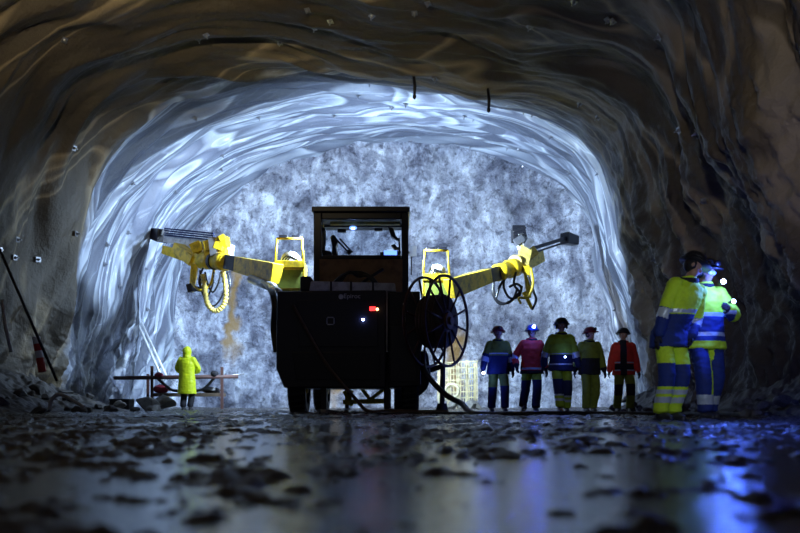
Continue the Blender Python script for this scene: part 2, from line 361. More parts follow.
# ------------------------------------------------------------ ground
def floor_h(x, y):
    h = -.011+.020*fbm(x*.9, y*.6, .3, 3)+.034*fbm(x*4.6, y*3.6, 1.3, 4)+.038*fbm(x*13, y*10, 2.3, 3)
    h = np.where(h > .022, .022+(h-.022)*.5, h)
    h = h+.006*ridged(x*1.4+y*.2, y*.35, 3.1)*sstep(3, 9, y)
    side = np.abs(x-tun_c(y))/7.0
    h = h+.03*sstep(.86, 1.0, side)*(1+fbm(x*2, y*2, 5.5, 3))
    strip = sstep(10.2, 12.2, y)*(1-sstep(13.5, 15, y))
    h = h+strip*(-.003+.006*fbm(x*3, y*3, 6.6, 3))
    return h
def fh(x, y): return float(floor_h(np.array(x), np.array(y)))
def mudmat():
    m, nt, b = newmat('wet_mud'); L = nt.links.new
    tc = N(nt, 'ShaderNodeTexCoord')
    n1 = N(nt, 'ShaderNodeTexNoise', Scale=3., Detail=8., Roughness=.65); L(tc.outputs['Object'], n1.inputs['Vector'])
    r1 = N(nt, 'ShaderNodeValToRGB'); L(n1.outputs['Fac'], r1.inputs['Fac']); e = r1.color_ramp.elements
    e[0].position = .35; e[0].color = (.02, .017, .016, 1); e[1].position = .7; e[1].color = (.10, .09, .085, 1)
    L(r1.outputs[0], b.inputs['Base Color'])
    rr = N(nt, 'ShaderNodeMapRange'); rr.inputs['From Min'].default_value = .35; rr.inputs['From Max'].default_value = .65; rr.inputs['To Min'].default_value = .14; rr.inputs['To Max'].default_value = .5
    L(n1.outputs['Fac'], rr.inputs['Value']); L(rr.outputs[0], b.inputs['Roughness'])
    n2 = N(nt, 'ShaderNodeTexNoise', Scale=26., Detail=6., Roughness=.6); L(tc.outputs['Object'], n2.inputs['Vector'])
    bu = N(nt, 'ShaderNodeBump', Strength=.7, Distance=.02); L(n2.outputs['Fac'], bu.inputs['Height']); L(bu.outputs[0], b.inputs['Normal'])
    return m
yr = np.concatenate([np.linspace(-4, .65, 40)[:-1], .65*(30.5/.65)**np.linspace(0, 1, 760)])
xs = np.linspace(-1, 1, 560)
Yg, Xt = np.meshgrid(yr, xs, indexing='ij')
half = np.minimum(np.abs(Yg)*.62+2.0, 9.5)
Xg = Xt*half+np.where(Yg > 10, tun_c(Yg)*sstep(8, 14, Yg), 0)
fl = grid_mesh('floor', np.stack([Xg, Yg, floor_h(Xg, Yg)], -1)[:, ::-1], mudmat()); fl['kind'] = 'structure'
# standing water
m, nt, b = newmat('muddy_water'); L = nt.links.new
b.inputs['Base Color'].default_value = (.14, .14, .135, 1); b.inputs['Roughness'].default_value = .12; b.inputs['IOR'].default_value = 1.5; b.inputs['Specular IOR Level'].default_value = .8
tc = N(nt, 'ShaderNodeTexCoord'); n1 = N(nt, 'ShaderNodeTexNoise', Scale=13., Detail=5., Roughness=.6); L(tc.outputs['Object'], n1.inputs['Vector'])
bu = N(nt, 'ShaderNodeBump', Strength=.5, Distance=.014); L(n1.outputs['Fac'], bu.inputs['Height']); L(bu.outputs[0], b.inputs['Normal'])
wy = np.array([-4., 5, 15, 29]); wx = np.linspace(-1, 1, 3)
WY, WX = np.meshgrid(wy, wx, indexing='ij')
wp = np.stack([tun_c(WY)+WX*7.0, WY, WX*0], -1)
pud = grid_mesh('puddle', wp[:, ::-1], m); tag(pud, 'shallow brown water lying in puddles between the mud lumps of the tunnel floor', 'water', kind='stuff')

# ------------------------------------------------------------ rubble
def heap(name, side, y0, y1, A, w, label, sd):
    a = np.linspace(0, 1, 150); yy = np.linspace(y0, y1, 330)
    AA, YY = np.meshgrid(a, yy, indexing='ij')
    edge = tun_c(YY)+side*(7.45*tun_s(YY))
    x = edge-side*(1-AA)*w
    env = (AA**1.5)*sstep(y0, y0+1.2, YY)*(1-sstep(y1-1.5, y1, YY))
    h = A*env*(1+.45*fbm(x*.8, YY*.8, sd, 3))+env**.4*(.16*fbm(x*2.6, YY*2.6, sd+3, 4)+.07*ridged(x*6, YY*6, sd+1))
    h = h-.06*(1-sstep(0, .12, AA))-.02
    p = np.stack([x, YY, h], -1)
    o = grid_mesh(name, p if side > 0 else p[::-1], M['rock']); tag(o, label, 'rubble', kind='stuff'); return o
heap('rubble_heap', -1, 11.0, 18.6, 1.25, 3.0, 'dark heap of broken rock and mud along the foot of the left wall', 2.2)
heap('rubble_heap', 1, 8.5, 20.5, .75, 1.2, 'dark bank of rubble along the foot of the right wall behind the workers', 6.2)
heap('rubble_heap', -1, 19.0, 24.0, .35, 1.0, 'low pale spill of rock debris at the foot of the lit left wall', 9.2)

def rockmesh(seed, r=1.0):
    bm = B(); bmesh.ops.create_icosphere(bm, subdivisions=3, radius=1)
    rs = random.Random(seed); planes = [(Vector((rs.gauss(0, 1), rs.gauss(0, 1), rs.gauss(0, 1))).normalized(), rs.uniform(.55, .85)) for _ in range(11)]
    sc = Vector((rs.uniform(.8, 1.3), rs.uniform(.8, 1.2), rs.uniform(.5, .85)))
    for v in bm.verts:
        for n, d in planes:
            k = v.co.dot(n)
            if k > d: v.co -= n*(k-d)
        v.co = Vector((v.co.x*sc.x, v.co.y*sc.y, v.co.z*sc.z))
    me = bpy.data.meshes.new('rock'); bm.to_mesh(me); bm.free(); return me
RM = [rockmesh(i) for i in range(6)]
for me in RM: me.materials.append(M['rock'])
RP = rockmesh(11); RP.materials.append(M['palerock'])
def rock(x, y, z, r, k, label, group=None, me=None):
    o = bpy.data.objects.new('rock', me or RM[k % 6]); link(o); o.location = (x, y, z); o.scale = (r, r, r)
    o.rotation_euler = (random.uniform(-.4, .4), random.uniform(-.4, .4), random.uniform(0, 6.28)); tag(o, label, 'rock', group); return o
for i in range(46):
    y = random.uniform(12.2, 18.0); t = random.random()
    e = float(tun_c(y))-7.35*float(tun_s(y))
    x = e+.6+t*2.6; z = 1.0*(max(0, 1-(x-e)/3.0))**1.5+.0
    rock(x, y, max(z, fh(x, y))+.03, random.uniform(.07, .2), i, 'angular dark broken rock lying on the heap by the left wall', 'broken rocks on the left heap')
for i in range(40):
    y = random.uniform(9.4, 19.0); t = random.random()
    e = float(tun_c(y))+7.35*float(tun_s(y))
    x = e-.5-t*1.1; z = .6*(max(0, 1-(e-x)/1.5))**1.5
    rock(x, y, max(z, fh(x, y))+.02, random.uniform(.05, .16), i+2, 'angular dark rock in the rubble along the right wall foot', 'broken rocks along the right wall')
q = P(150, 403, 20.3); rock(q.x, q.y, .17, .30, 3, 'flat grey slab of rock left of the raincoat worker, between crate and rack', None, RP).scale = (.42, .3, .3)
q = P(164, 404, 20.6); rock(q.x, q.y, .20, .34, 1, 'pale upright boulder at the left post of the pipe rack', None, RP)

# ------------------------------------------------------------ rock bolts
def bolt_proto():
    bm = B()
    box(bm, (-.06, -.06, 0), (.06, .06, .012)); obj_plate = bm
    me1 = bpy.data.meshes.new('bearing_plate'); bm.to_mesh(me1); bm.free(); me1.materials.append(M['steel'])
    bm = B(); cyl(bm, Vector((0, 0, .012)), Vector((0, 0, .05)), .035, .03, 6); cyl(bm, Vector((0, 0, .05)), Vector((0, 0, .10)), .014, .014, 8)
    me2 = bpy.data.meshes.new('threaded_end'); bm.to_mesh(me2); bm.free(); me2.materials.append(M['steel'])
    return me1, me2
BP = bolt_proto()
def rockbolt(th, y, label, group):
    p = Vector(tun_p(th, y)); e = .05
    a = Vector(tun_p(th+e, y))-Vector(tun_p(th-e, y)); c = Vector(tun_p(th, y+.3))-Vector(tun_p(th, y-.3))
    n = a.cross(c).normalized()
    if n.dot(Vector((float(tun_c(y)), y, 2))-p) < 0: n = -n
    r = bpy.data.objects.new('rock_bolt', None); link(r); r.location = p+n*.015; r.rotation_euler = n.to_track_quat('Z', 'Y').to_euler(); tag(r, label, 'rock bolt', group)
    for nm, me in (('bearing_plate', BP[0]), ('threaded_end', BP[1])):
        o = bpy.data.objects.new(nm, me); link(o, r)
for i in range(40):
    th = random.uniform(.4, PI-.4); y = random.uniform(20, 27.5)
    rockbolt(th, y, 'small steel rock bolt with square plate in the pale lit tunnel lining', 'rock bolts in the pale lining')
for i in range(44):
    th = random.uniform(.35, PI-.35); y = random.uniform(13.5, 18.3)
    rockbolt(th, y, 'small steel rock bolt with square plate in the dark brown lining', 'rock bolts in the dark lining')
# two rods hanging from the crown
for px, y0, y1, lab in ((419, 50, 82, 'short dark rod hanging from the crown of the dark lining, nearer the middle'), (492, 80, 110, 'dark hanging rod right of the crown, at the rim of the lit lining')):
    Yd = 18.0; a = P(px, y0, Yd); c = P(px+1, y1, Yd)
    th = math.atan2(a.z, a.x-float(tun_c(Yd))); t = Vector(tun_p(th, Yd)); t.z += .03
    c = Vector((t.x+.02, Yd, min(c.z, t.z-.5)))
    bm = B(); tube(bm, [t, (t+c)/2+Vector((.02, 0, 0)), c], [.03, .04, .03], 8); ball(bm, c, .05, 1, (1, 1, 1.4))
    o = obj('hanging_rod', bm, M['black'], None, True, loc=t); tag(o, lab, 'rod')

# ------------------------------------------------------------ drilling rig
RL = Vector((-.95, 16.5, 0))
rig = root('drilling_rig', RL, 'large dark tunnel drilling rig with yellow booms, cab and cable reel, seen from behind', 'drilling rig')
YR = 15.5
bm = B(); prism(bm, [(277, 291), (386, 290), (386, 388), (284, 388), (276, 368)], YR, 1.9)
eh = obj('engine_housing', bm, M['darkpanel'], rig, bevel=.03)
bm = B(); prism(bm, [(298, 300), (378, 300), (378, 347), (298, 347)], YR-.025, .04); obj('access_panel', bm, M['darkpanel'], eh, bevel=.01)
bm = B(); prism(bm, [(292, 352), (380, 352), (380, 380), (296, 380)], YR-.02, .04); obj('lower_panel', bm, M['black'], eh, bevel=.01)
bm = B(); prism(bm, [(386.2, 291), (387.6, 291), (387.6, 352), (386.2, 352)], YR-.03, .06); obj('edge_trim', bm, M['plastic_grey'], eh)['label'] = 'light edge strip'  # thin paler strip down the corner
bm = B(); q = P(330.5, 321, YR-.03)
for dx, dz, w, h in ((-.07, 0, .02, .12), (.07, 0, .02, .12), (0, .07, .12, .02), (0, -.07, .12, .02)): box(bm, (q.x+dx-w/2-.0, q.y-.02, q.z+dz-h/2), (q.x+dx+w/2, q.y+.02, q.z+dz+h/2))
obj('latch_frame', bm, M['grey'], eh)
bm = B(); pbox(bm, 369.5, 306.5, 375.5, 310.5, YR-.06, .05); obj('tail_light', bm, M['lampred'], eh, bevel=.01)['label'] = 'glowing red tail light'
bm = B(); ball(bm, P(377.3, 309.2, YR-.04), .028, 2); obj('amber_marker', bm, M['lampamber'], eh)
bm = B(); ball(bm, P(363, 319.5, YR-.04), .024, 2); obj('status_lamp', bm, M['lampblue'], eh)['label'] = 'small blue-white lamp'
bm = B()
for k in range(7):
    q = P(300, 303+k*2.2, YR-.005)
for k in range(6): q = P(395, 330+k*5, YR)
bm.free()
# maker's mark, faint
cu = bpy.data.curves.new('lettering', 'FONT'); cu.body = 'Epiroc'; cu.size = .13; cu.extrude = .003; cu.materials.append(M['grey'])
o = bpy.data.objects.new('lettering', cu); link(o, eh); q = P(343.5, 298.2, YR-.035); o.location = q-RL; o.rotation_euler = (PI/2, 0, 0)
dg = bpy.context.evaluated_depsgraph_get(); me = bpy.data.meshes.new_from_object(o.evaluated_get(dg)); bpy.data.objects.remove(o)
o = bpy.data.objects.new('lettering', me); link(o, eh); o.location = q-RL; o.rotation_euler = (PI/2, 0, 0)
if not me.materials: me.materials.append(M['grey'])
bm = B(); disc(bm, P(341, 296.7, YR-.03), Vector((0, 1, 0)), .05, .012, 16); obj('emblem', bm, M['grey'], eh)
# side box
bm = B(); prism(bm, [(388, 292), (420, 291), (421, 386), (388, 388)], YR+.06, 1.7); sb = obj('side_box', bm, M['black'], rig, bevel=.03)
bm = B(); pbox(bm, 403, 303, 405.5, 322, YR+.03, .04); pbox(bm, 405.5, 311, 408, 313, YR+.03, .04); obj('handle', bm, M['grey'], sb)
bm = B(); pbox(bm, 390, 326, 417, 382, YR+.035, .04); obj('lower_door', bm, M['darkpanel'], sb, bevel=.01)
# grey plate on top of the housing
bm = B(); prism(bm, [(311, 281), (395, 283), (396, 291), (309, 291)], YR+.15, 1.2); hp = obj('hood_plate', bm, M['grey'], rig, bevel=.02)
for px in (330, 350, 372):
    bm = B(); pbox(bm, px, 281.5, px+2, 291, YR+.12, .04); obj('seam', bm, M['darkpanel'], hp)
bm = B(); pbox(bm, 300, 276, 311, 291, YR+.3, .5); obj('filter_box', bm, M['black'], rig, bevel=.03)
bm = B()
for k in range(4):
    hose(bm, [P(334+k*2, 283, 16.0+.1*k), P(343+k*2, 275-k, 16.0), P(358, 272+k*1.5, 16.1), P(370-k, 276, 16.0), P(377-k, 283, 16.0)], .03)
hose(bm, [P(362, 283, 16.1), P(372, 276, 16.0), P(383, 269, 16.1)], .035)
obj('hose_bundle', bm, M['hose'], rig, True)
# chassis, wheels, jacks
bm = B(); box(bm, (-2.0, 16.2, .62), (0.1, 22.0, 1.25)); box(bm, (-2.3, 17.2, .95), (.35, 20.2, 2.0)); obj('chassis', bm, M['black'], rig, bevel=.04)
bm = B(); prism(bm, [(418, 350), (428, 352), (431, 375), (428, 388), (420, 396), (410, 396), (410, 352)], 15.8, 1.0); obj('outrigger', bm, M['black'], rig, bevel=.05)
def wheel(px, Y, R=.56, w=.36):
    c = P(px, 400, Y); c.z = R+fh(c.x, Y)-.02
    bm = B(); ax = Vector((1, 0, 0))
    prof = [(-w/2, R*.62), (-w/2, R*.93), (-w/2+.05, R), (w/2-.05, R), (w/2, R*.93), (w/2, R*.62)]
    seg = 40; rings = []
    for x, r in prof: rings.append([bm.verts.new((c.x+x, c.y+r*math.cos(2*PI*k/seg), c.z+r*math.sin(2*PI*k/seg))) for k in range(seg)])
    for i in range(len(prof)):
        A, C = rings[i], rings[(i+1) % len(prof)]
        for k in range(seg): bm.faces.new((A[k], A[(k+1) % seg], C[(k+1) % seg], C[k]))
    for k in range(24):
        t = 2*PI*k/24; q = c+Vector((0, math.cos(t), math.sin(t)))*(R+.005); d = Vector((0, -math.sin(t), math.cos(t)))
        beam(bm, q-ax*w*.42+d*.02, q+ax*w*.42-d*.02, .05, .035)
    t_ = obj('wheel', bm, M['rubber'], rig)
    bm = B(); cyl(bm, c-ax*(w*.35), c+ax*(w*.35), R*.6, R*.6, 28); cyl(bm, c-ax*(w*.5), c+ax*(w*.5), R*.22, R*.22, 16); obj('hub', bm, M['yellow'], t_)
    return t_
wheel(299.5, 16.3); wheel(410, 16.3); wheel(322, 20.6); wheel(401, 20.6)
for px, Y in ((324, 15.75), (386.5, 15.75), (347, 21.6), (389, 21.6)):
    q = P(px, 400, Y); z0 = fh(q.x, Y)
    bm = B(); box(bm, (q.x-.055, Y-.055, z0+.05), (q.x+.055, Y+.055, .75)); j = obj('jack_leg', bm, M['black'], rig)
    bm = B(); cyl(bm, Vector((q.x, Y, z0-.02)), Vector((q.x, Y, z0+.06)), .17, .13, 16); obj('foot', bm, M['steel'], j)
bm = B()
for a, c in (((344, 391), (352, 406)), ((352, 390), (348, 405)), ((362, 389), (372, 402)), ((366, 403), (384, 389))):
    beam(bm, P(*a, 19.6), P(*c, 19.6), .09, .09)
beam(bm, P(343, 402, 19.6), P(384, 401, 19.6), .12, .12)
obj('front_cradle', bm, M['yellow'], rig)
# left side pipework
bm = B()
for k in range(4): hose(bm, [P(262+k*2, 281+k, 18.4), P(269+k*1.6, 290, 17.6), P(273+k, 305, 17.2), P(272+k*1.3, 330, 17.2), P(275+k, 352, 17.)], .035)
obj('side_hoses', bm, M['hose'], rig, True)
bm = B(); cyl(bm, P(251, 279, 19.6), P(274, 288, 18.6), .11, .11, 16); cyl(bm, P(274, 288, 18.6), P(280, 292, 18.3), .07, .07, 12); obj('lift_cylinder', bm, M['steel'], rig, True)

# cab
YC = 17.0
cabm = M['black']
bm = B()
def cabwall(bm, Y, d, x0, x1, yt, yb, wx0, wx1, wy0, wy1):
    pbox(bm, x0, yt, wx0, yb, Y, d); pbox(bm, wx1, yt, x1, yb, Y, d); pbox(bm, wx0, yt, wx1, wy0, Y, d); pbox(bm, wx0, wy1, wx1, wy1+4, Y, d)
cabwall(bm, YC, .10, 313.5, 408.5, 211, 292, 321.5, 401.5, 219, 255)
a, c = P(313.5, 212, YC), P(408.5, 208.5, YC); box(bm, (a.x-.03, YC-.12, a.z-.02), (c.x+.03, YC+1.75, c.z+.02))
for xa in (a.x, c.x-.11):
    box(bm, (xa, YC+1.5, 1.9), (xa+.11, YC+1.62, a.z))
box(bm, (a.x, YC, 1.9), (a.x+.05, YC+1.6, 3.35)); box(bm, (c.x-.05, YC, 1.9), (c.x, YC+1.6, 3.35)); box(bm, (a.x, YC+1.5, 1.9), (c.x, YC+1.6, 2.9))
cab = obj('cab', bm, cabm, rig, bevel=.02)
bm = B(); pbox(bm, 319.5, 259, 402.5, 292, YC-.03, .05); obj('lower_panel', bm, M['brown'], cab, bevel=.01)['label'] = 'muddy brown panel below the rear window'
bm = B(); pbox(bm, 321.5, 219, 401.5, 255, YC+.05, .015); obj('window_glass', bm, M['glass'], cab)
bm = B(); pbox(bm, 330, 221.5, 400, 224.5, YC+.7, .1); obj('sun_blind', bm, M['yellow2'], cab)
bm = B(); pbox(bm, 324, 224, 402, 227, YC+1.2, .06); pbox(bm, 337.5, 229, 346, 232, YC+.6, .1); pbox(bm, 374.5, 228, 382.5, 230.5, YC+.6, .1); obj('ceiling_console', bm, M['black'], cab)
bm = B(); ball(bm, P(353, 228, YC+.6), .06, 2, (1.5, 1, .8)); obj('interior_lamp', bm, M['screen'], cab)
bm = B(); ball(bm, P(353, 228.5, YC+.55), .035, 2, (1.3, 1, .7)); obj('interior_bulb', bm, M['lampcyan'], cab)
bm = B(); prism(bm, [(330, 236), (334, 234), (338, 240), (336, 247), (338, 256), (331, 256), (332, 246)], YC+.8, .3); prism(bm, [(321, 249), (331, 251), (333, 256), (321, 256)], YC+.5, .3); obj('operator_seat', bm, M['black'], cab, bevel=.03)
bm = B(); cyl(bm, P(336, 239, YC+.9), P(350, 254, YC+.6), .02); cyl(bm, P(340, 239, YC+.9), P(352, 252, YC+.6), .02); cyl(bm, P(325, 231, YC+.5), P(325, 246, YC+.5), .02); ball(bm, P(349, 252, YC+.6), .07, 1)
obj('control_lever', bm, M['black'], cab)
bm = B(); prism(bm, [(388, 227), (393, 228), (396, 236), (399, 239), (397, 240), (391, 236)], YC+.5, .15); prism(bm, [(391, 245), (395, 244), (397, 247), (400, 247), (400, 249), (395, 250)], YC+.5, .15); cyl(bm, P(399, 238, YC+.55), P(400, 256, YC+.55), .02)
obj('monitor_arm', bm, M['black'], cab)
bm = B(); pbox(bm, 384, 250.5, 397, 256, YC+.5, .06); sc_ = obj('screen_display', bm, M['screen'], cab); sc_['label'] = 'glowing blue screen'
bm = B(); pbox(bm, 380, 252, 384, 256, YC+.5, .1); pbox(bm, 397, 251, 401, 256, YC+.5, .1); obj('screen_mount', bm, M['black'], cab)
bm = B(); pbox(bm, 409.5, 256.5, 417, 245.5, YC, .05); mm = obj('side_plate', bm, M['milky'], cab, bevel=.01); mm['label'] = 'white rectangular plate on the cab side'
bm = B(); pbox(bm, 411, 256, 412, 275, YC+.05, .04); pbox(bm, 404, 252, 411, 253.5, YC+.05, .04); obj('mirror_arm', bm, M['black'], cab)
# cab roof lamps facing the rock face
def worklamp(c, parent, w=.16, h=.1):
    bm = B(); box(bm, (c.x-w/2, c.y-.1, c.z-h/2), (c.x+w/2, c.y, c.z+h/2)); box(bm, (c.x-.015, c.y-.06, c.z-h/2-.08), (c.x+.015, c.y-.03, c.z-h/2))
    l = obj('work_lamp', bm, M['black'], parent, bevel=.01)
    bm = B(); box(bm, (c.x-w/2+.012, c.y, c.z-h/2+.012), (c.x+w/2-.012, c.y+.01, c.z+h/2-.012)); obj('lamp_face', bm, M['lampwhite'], l)
for xx in (-1.75, -1.2, -.65, -.1): worklamp(Vector((xx, YC+1.74, 4.52)), cab)

# baskets
def basket(x0, x1, ypost, ytop, ybot, Y, lean=2):
    bm = B(); pbox(bm, x0, ytop, x1, ybot, Y, .04); pbox(bm, x0, ytop, x0+2, ybot, Y, .6); pbox(bm, x1-2, ytop, x1, ybot, Y, .6); pbox(bm, x0, ybot-2, x1, ybot, Y, .6)
    bk = obj('basket', bm, M['yellow'], rig, bevel=.01); bk['label'] = 'yellow man basket'
    bm = B(); pbox(bm, x0-.5, ytop-1.5, x1+.5, ytop+5.5, Y-.05, .06); obj('top_rim', bm, M['yellow'], bk, bevel=.01)
    bm = B(); pbox(bm, x0+2, ytop+8, x1-2, ybot-3, Y-.02, .03); obj('inner_panel', bm, M['olive'], bk)
    bm = B()
    for a_, c_ in (((x0+.5, ytop), (x0+lean, ypost+3)), ((x1-.5, ytop), (x1-lean, ypost+3))):
        tube(bm, [P(a_[0], a_[1], Y+.02), P((a_[0]+c_[0])/2-.3, (a_[1]+c_[1])/2, Y+.02), P(c_[0], c_[1], Y+.02)], .028, 8)
        obj('post', bm, M['yellow'], bk, True); bm = B()
    tube(bm, [P(x0+lean, ypost+3, Y+.02), P(x1-lean, ypost+3, Y+.02)], .03, 8)
    obj('top_bar', bm, M['yellow'], bk, True)
    bm = B(); w = (x1-x0)
    pts = [P(x0+w*.18, ytop, Y+.1), P(x0+w*.28, ytop-8, Y+.1), P(x0+w*.55, ytop-11, Y+.1), P(x0+w*.8, ytop-7, Y+.1), P(x0+w*.86, ytop, Y+.1)]
    prismw = [bm.verts.new(p) for p in smoothpath(pts, 4)]; back = [bm.verts.new(v.co+Vector((0, .4, 0))) for v in prismw]
    bm.faces.new(prismw); bm.faces.new(back[::-1])
    for i in range(len(prismw)-1): bm.faces.new((prismw[i], prismw[i+1], back[i+1], back[i]))
    obj('coiled_cover', bm, M['white'], bk, True)['label'] = 'white rounded cover inside the basket'
    bm = B()
    for k in range(3): hose(bm, [P(x0+w*(.2+.1*k), ytop+1, Y+.06), P(x0+w*(.4+.06*k), ytop-6+k, Y+.06), P(x0+w*.8, ytop-2+k, Y+.06)], .018)
    obj('loose_hose', bm, M['hose'], bk, True)
    for f in (.28, .72):
        bm = B(); pbox(bm, x0+w*f-4.3, ypost-.8, x0+w*f+4.3, ypost+2.6, Y, .14); lb = obj('basket_lamp', bm, M['black'], bk, bevel=.01)
    bm = B(); cyl(bm, P(x0+w*.5, ybot-2, Y+.3), Vector((-1.0 + (-.6 if x0 < 350 else .6), Y+.2, 1.8)), .12); obj('support_arm', bm, M['black'], bk)
basket(275, 304, 235.5, 262, 291, 19.0)
basket(423, 450, 247.5, 275, 300, 19.6)

# booms
def boom(segs, name='boom'):
    return obj(name, segs, M['yellow'], rig, bevel=.015)
KB = 1.6
def PB(px, py, Y): return P(px, py, 19.2+(Y-19.2)*KB)
# left
a0, a1, a2, a3, a4 = PB(277, 274, 19.0), PB(238, 264.5, 20.0), PB(228, 262, 20.2), PB(203, 261, 20.8), PB(165, 250, 21.6)
bm = B(); beam(bm, a0, a1, .30, .50, .26, .40)
bl = boom(bm)
bm = B()
for t in (.25, .45, .7): ball(bm, a0.lerp(a1, t)+Vector((0, -.16, .02)), .035, 1)
obj('bolt_head', bm, M['black'], bl)
bm = B(); beam(bm, a1, a2, .27, .38, .27, .38); obj('joint_collar', bm, M['darkpanel'], bl, bevel=.01)
bm = B(); cyl(bm, a2, a2.lerp(a3, .55), .20, .20, 24); cyl(bm, a2.lerp(a3, .55), a3, .22, .24, 24); cyl(bm, a2.lerp(a3, .1), a2.lerp(a3, .3), .24, .24, 24); obj('rotation_unit', bm, M['yellow'], bl, True)
bm = B(); cyl(bm, a2.lerp(a3, .5), a2.lerp(a3, .6), .23, .23, 24); obj('seal_ring', bm, M['darkpanel'], bl)
bm = B(); beam(bm, a3, a4, .34, .34, .22, .24); beam(bm, PB(196, 262, 20.9), PB(178, 248, 21.2), .4, .3); beam(bm, PB(192, 250, 20.9), PB(202, 246, 20.9), .3, .3); obj('feed_holder', bm, M['yellow'], bl, bevel=.02)
bm = B(); beam(bm, PB(230, 250, 20.6), PB(156, 236, 22.0), .30, .30, .26, .26); fb = obj('feed_beam', bm, M['grey'], bl, bevel=.01)
bm = B()
for k in range(4): beam(bm, PB(214, 233.5+k*2.2, 20.5), PB(165, 228.5+k*2.2, 21.6), .05, .04)
obj('feed_rails', bm, M['navy'], fb)
bm = B(); beam(bm, PB(163, 236, 21.7), PB(150, 233, 22.1), .35, .4, .25, .3); beam(bm, PB(152, 233, 22.0), PB(138, 243, 22.4), .1, .1); obj('centralizer', bm, M['darkpanel'], fb, bevel=.02)
bm = B(); beam(bm, PB(228, 241, 20.4), PB(206, 247, 20.5), .3, .28); beam(bm, PB(222, 238, 20.4), PB(218, 250, 20.4), .26, .2); cyl(bm, PB(227, 252, 20.5), PB(205, 252, 20.6), .12); beam(bm, PB(225, 236, 20.3), PB(219, 239, 20.3), .1, .14); obj('rock_drill', bm, M['yellow'], fb, bevel=.02)['label'] = 'yellow rock drill'
bm = B(); beam(bm, PB(214, 256, 20.4), PB(212, 238, 20.4), .18, .16); obj('drill_clamp', bm, M['steel'], fb)
bm = B(); beam(bm, PB(195, 264, 20.8), PB(191.5, 292, 20.8), .2, .16, .12, .12); obj('tilt_cylinder', bm, M['yellow'], bl, bevel=.01)
bm = B(); beam(bm, PB(192, 288, 20.8), PB(204, 290, 20.7), .14, .14); beam(bm, PB(192, 292, 20.8), PB(190, 284, 20.8), .2, .16); obj('cylinder_bracket', bm, M['black'], bl)
bm = B()
hose(bm, [PB(192, 268, 20.6), PB(192, 282, 20.5), PB(200, 290, 20.4), PB(210, 285, 20.5), PB(214, 270, 20.6)], .035)
obj('yellow_hose', bm, M['yellow'], bl, True)
bm = B(); pth = smoothpath([PB(223, 272, 20.4), PB(226, 290, 20.3), PB(224, 304, 20.3), PB(216, 311, 20.3), PB(208, 305, 20.3), PB(205, 291, 20.4), PB(203, 275, 20.5)], 16)
tube(bm, pth, [.075 if k % 4 < 2 else .055 for k in range(len(pth))], 10); obj('corrugated_hose', bm, M['yellow2'], bl, True)
bm = B()
for pts in ([(205, 272), (208, 285), (213, 292), (218, 284), (221, 272)], [(200, 270), (202, 292), (212, 306), (222, 296), (228, 272)], [(203, 268), (199, 282), (206, 296), (212, 287), (214, 272)], [(228, 272), (230, 285), (226, 300), (218, 309)]):
    hose(bm, [PB(x, y, 20.55) for x, y in pts], .026)
obj('hydraulic_hoses', bm, M['hose'], bl, True)
# right
b0, b1, b2, b3, b4 = PB(449, 289, 19.4), PB(488, 276, 20.4), PB(497, 273, 20.6), PB(516, 267, 21.0), PB(541, 256, 21.6)
bm = B(); beam(bm, b0, b1, .28, .50, .26, .38); br = boom(bm)
bm = B()
for t in (.35, .55, .8): ball(bm, b0.lerp(b1, t)+Vector((0, -.15, .02)), .035, 1)
obj('bolt_head', bm, M['black'], br)
bm = B(); beam(bm, b1, b2, .27, .37, .27, .37); obj('joint_collar', bm, M['darkpanel'], br, bevel=.01)
bm = B(); cyl(bm, b2, b2.lerp(b3, .6), .24, .22, 24); cyl(bm, b2.lerp(b3, .6), b3, .26, .26, 24); obj('rotation_unit', bm, M['yellow'], br, True)
bm = B(); beam(bm, b3, b4, .34, .42, .24, .34); beam(bm, PB(522, 266, 21.0), PB(526, 248, 21.1), .34, .3); beam(bm, PB(534, 258, 21.2), PB(528, 250, 21.2), .34, .34); cyl(bm, PB(515, 262, 20.9), PB(519, 262, 21.3), .2, .2); obj('feed_holder', bm, M['yellow2'], br, bevel=.02)
bm = B(); beam(bm, PB(524, 248, 21.1), PB(520, 236, 21.2), .26, .3); fb = obj('feed_beam', bm, M['plastic_grey'], br, bevel=.02)
bm = B(); beam(bm, PB(526, 248, 21.0), PB(531, 240, 21.0), .22, .2); beam(bm, PB(515, 243, 21.0), PB(523, 238, 21.0), .16, .2); obj('drill_clamp', bm, M['steel'], fb)
bm = B(); beam(bm, PB(519, 240, 21.2), PB(518, 228, 21.3), .40, .34, .36, .30)
for k in range(3): beam(bm, PB(513, 238-k*3.3, 21.0), PB(526, 234-k*3.3, 21.0), .03, .06)
obj('rock_drill', bm, M['black'], fb, bevel=.02)
bm = B(); beam(bm, PB(534, 248, 21.2), PB(566, 238, 22.0), .08, .1); beam(bm, PB(536, 252, 21.3), PB(560, 244, 22.0), .05, .05); obj('drill_steel', bm, M['darkpanel'], fb)
bm = B(); beam(bm, PB(564, 238, 22.0), PB(576, 241, 22.2), .34, .36, .28, .28); obj('centralizer', bm, M['darkpanel'], fb, bevel=.03)
bm = B(); beam(bm, PB(526, 266, 20.9), PB(529, 298, 20.9), .18, .16, .12, .12); beam(bm, PB(524, 292, 20.9), PB(532, 309, 20.9), .14, .12, .08, .08); obj('tilt_cylinder', bm, M['yellow'], br, bevel=.01)
bm = B(); hose(bm, [PB(531, 268, 20.7), PB(533, 284, 20.6), PB(528, 297, 20.6), PB(519, 298, 20.6), PB(521, 304, 20.6)], .035); obj('yellow_hose', bm, M['yellow'], br, True)
bm = B()
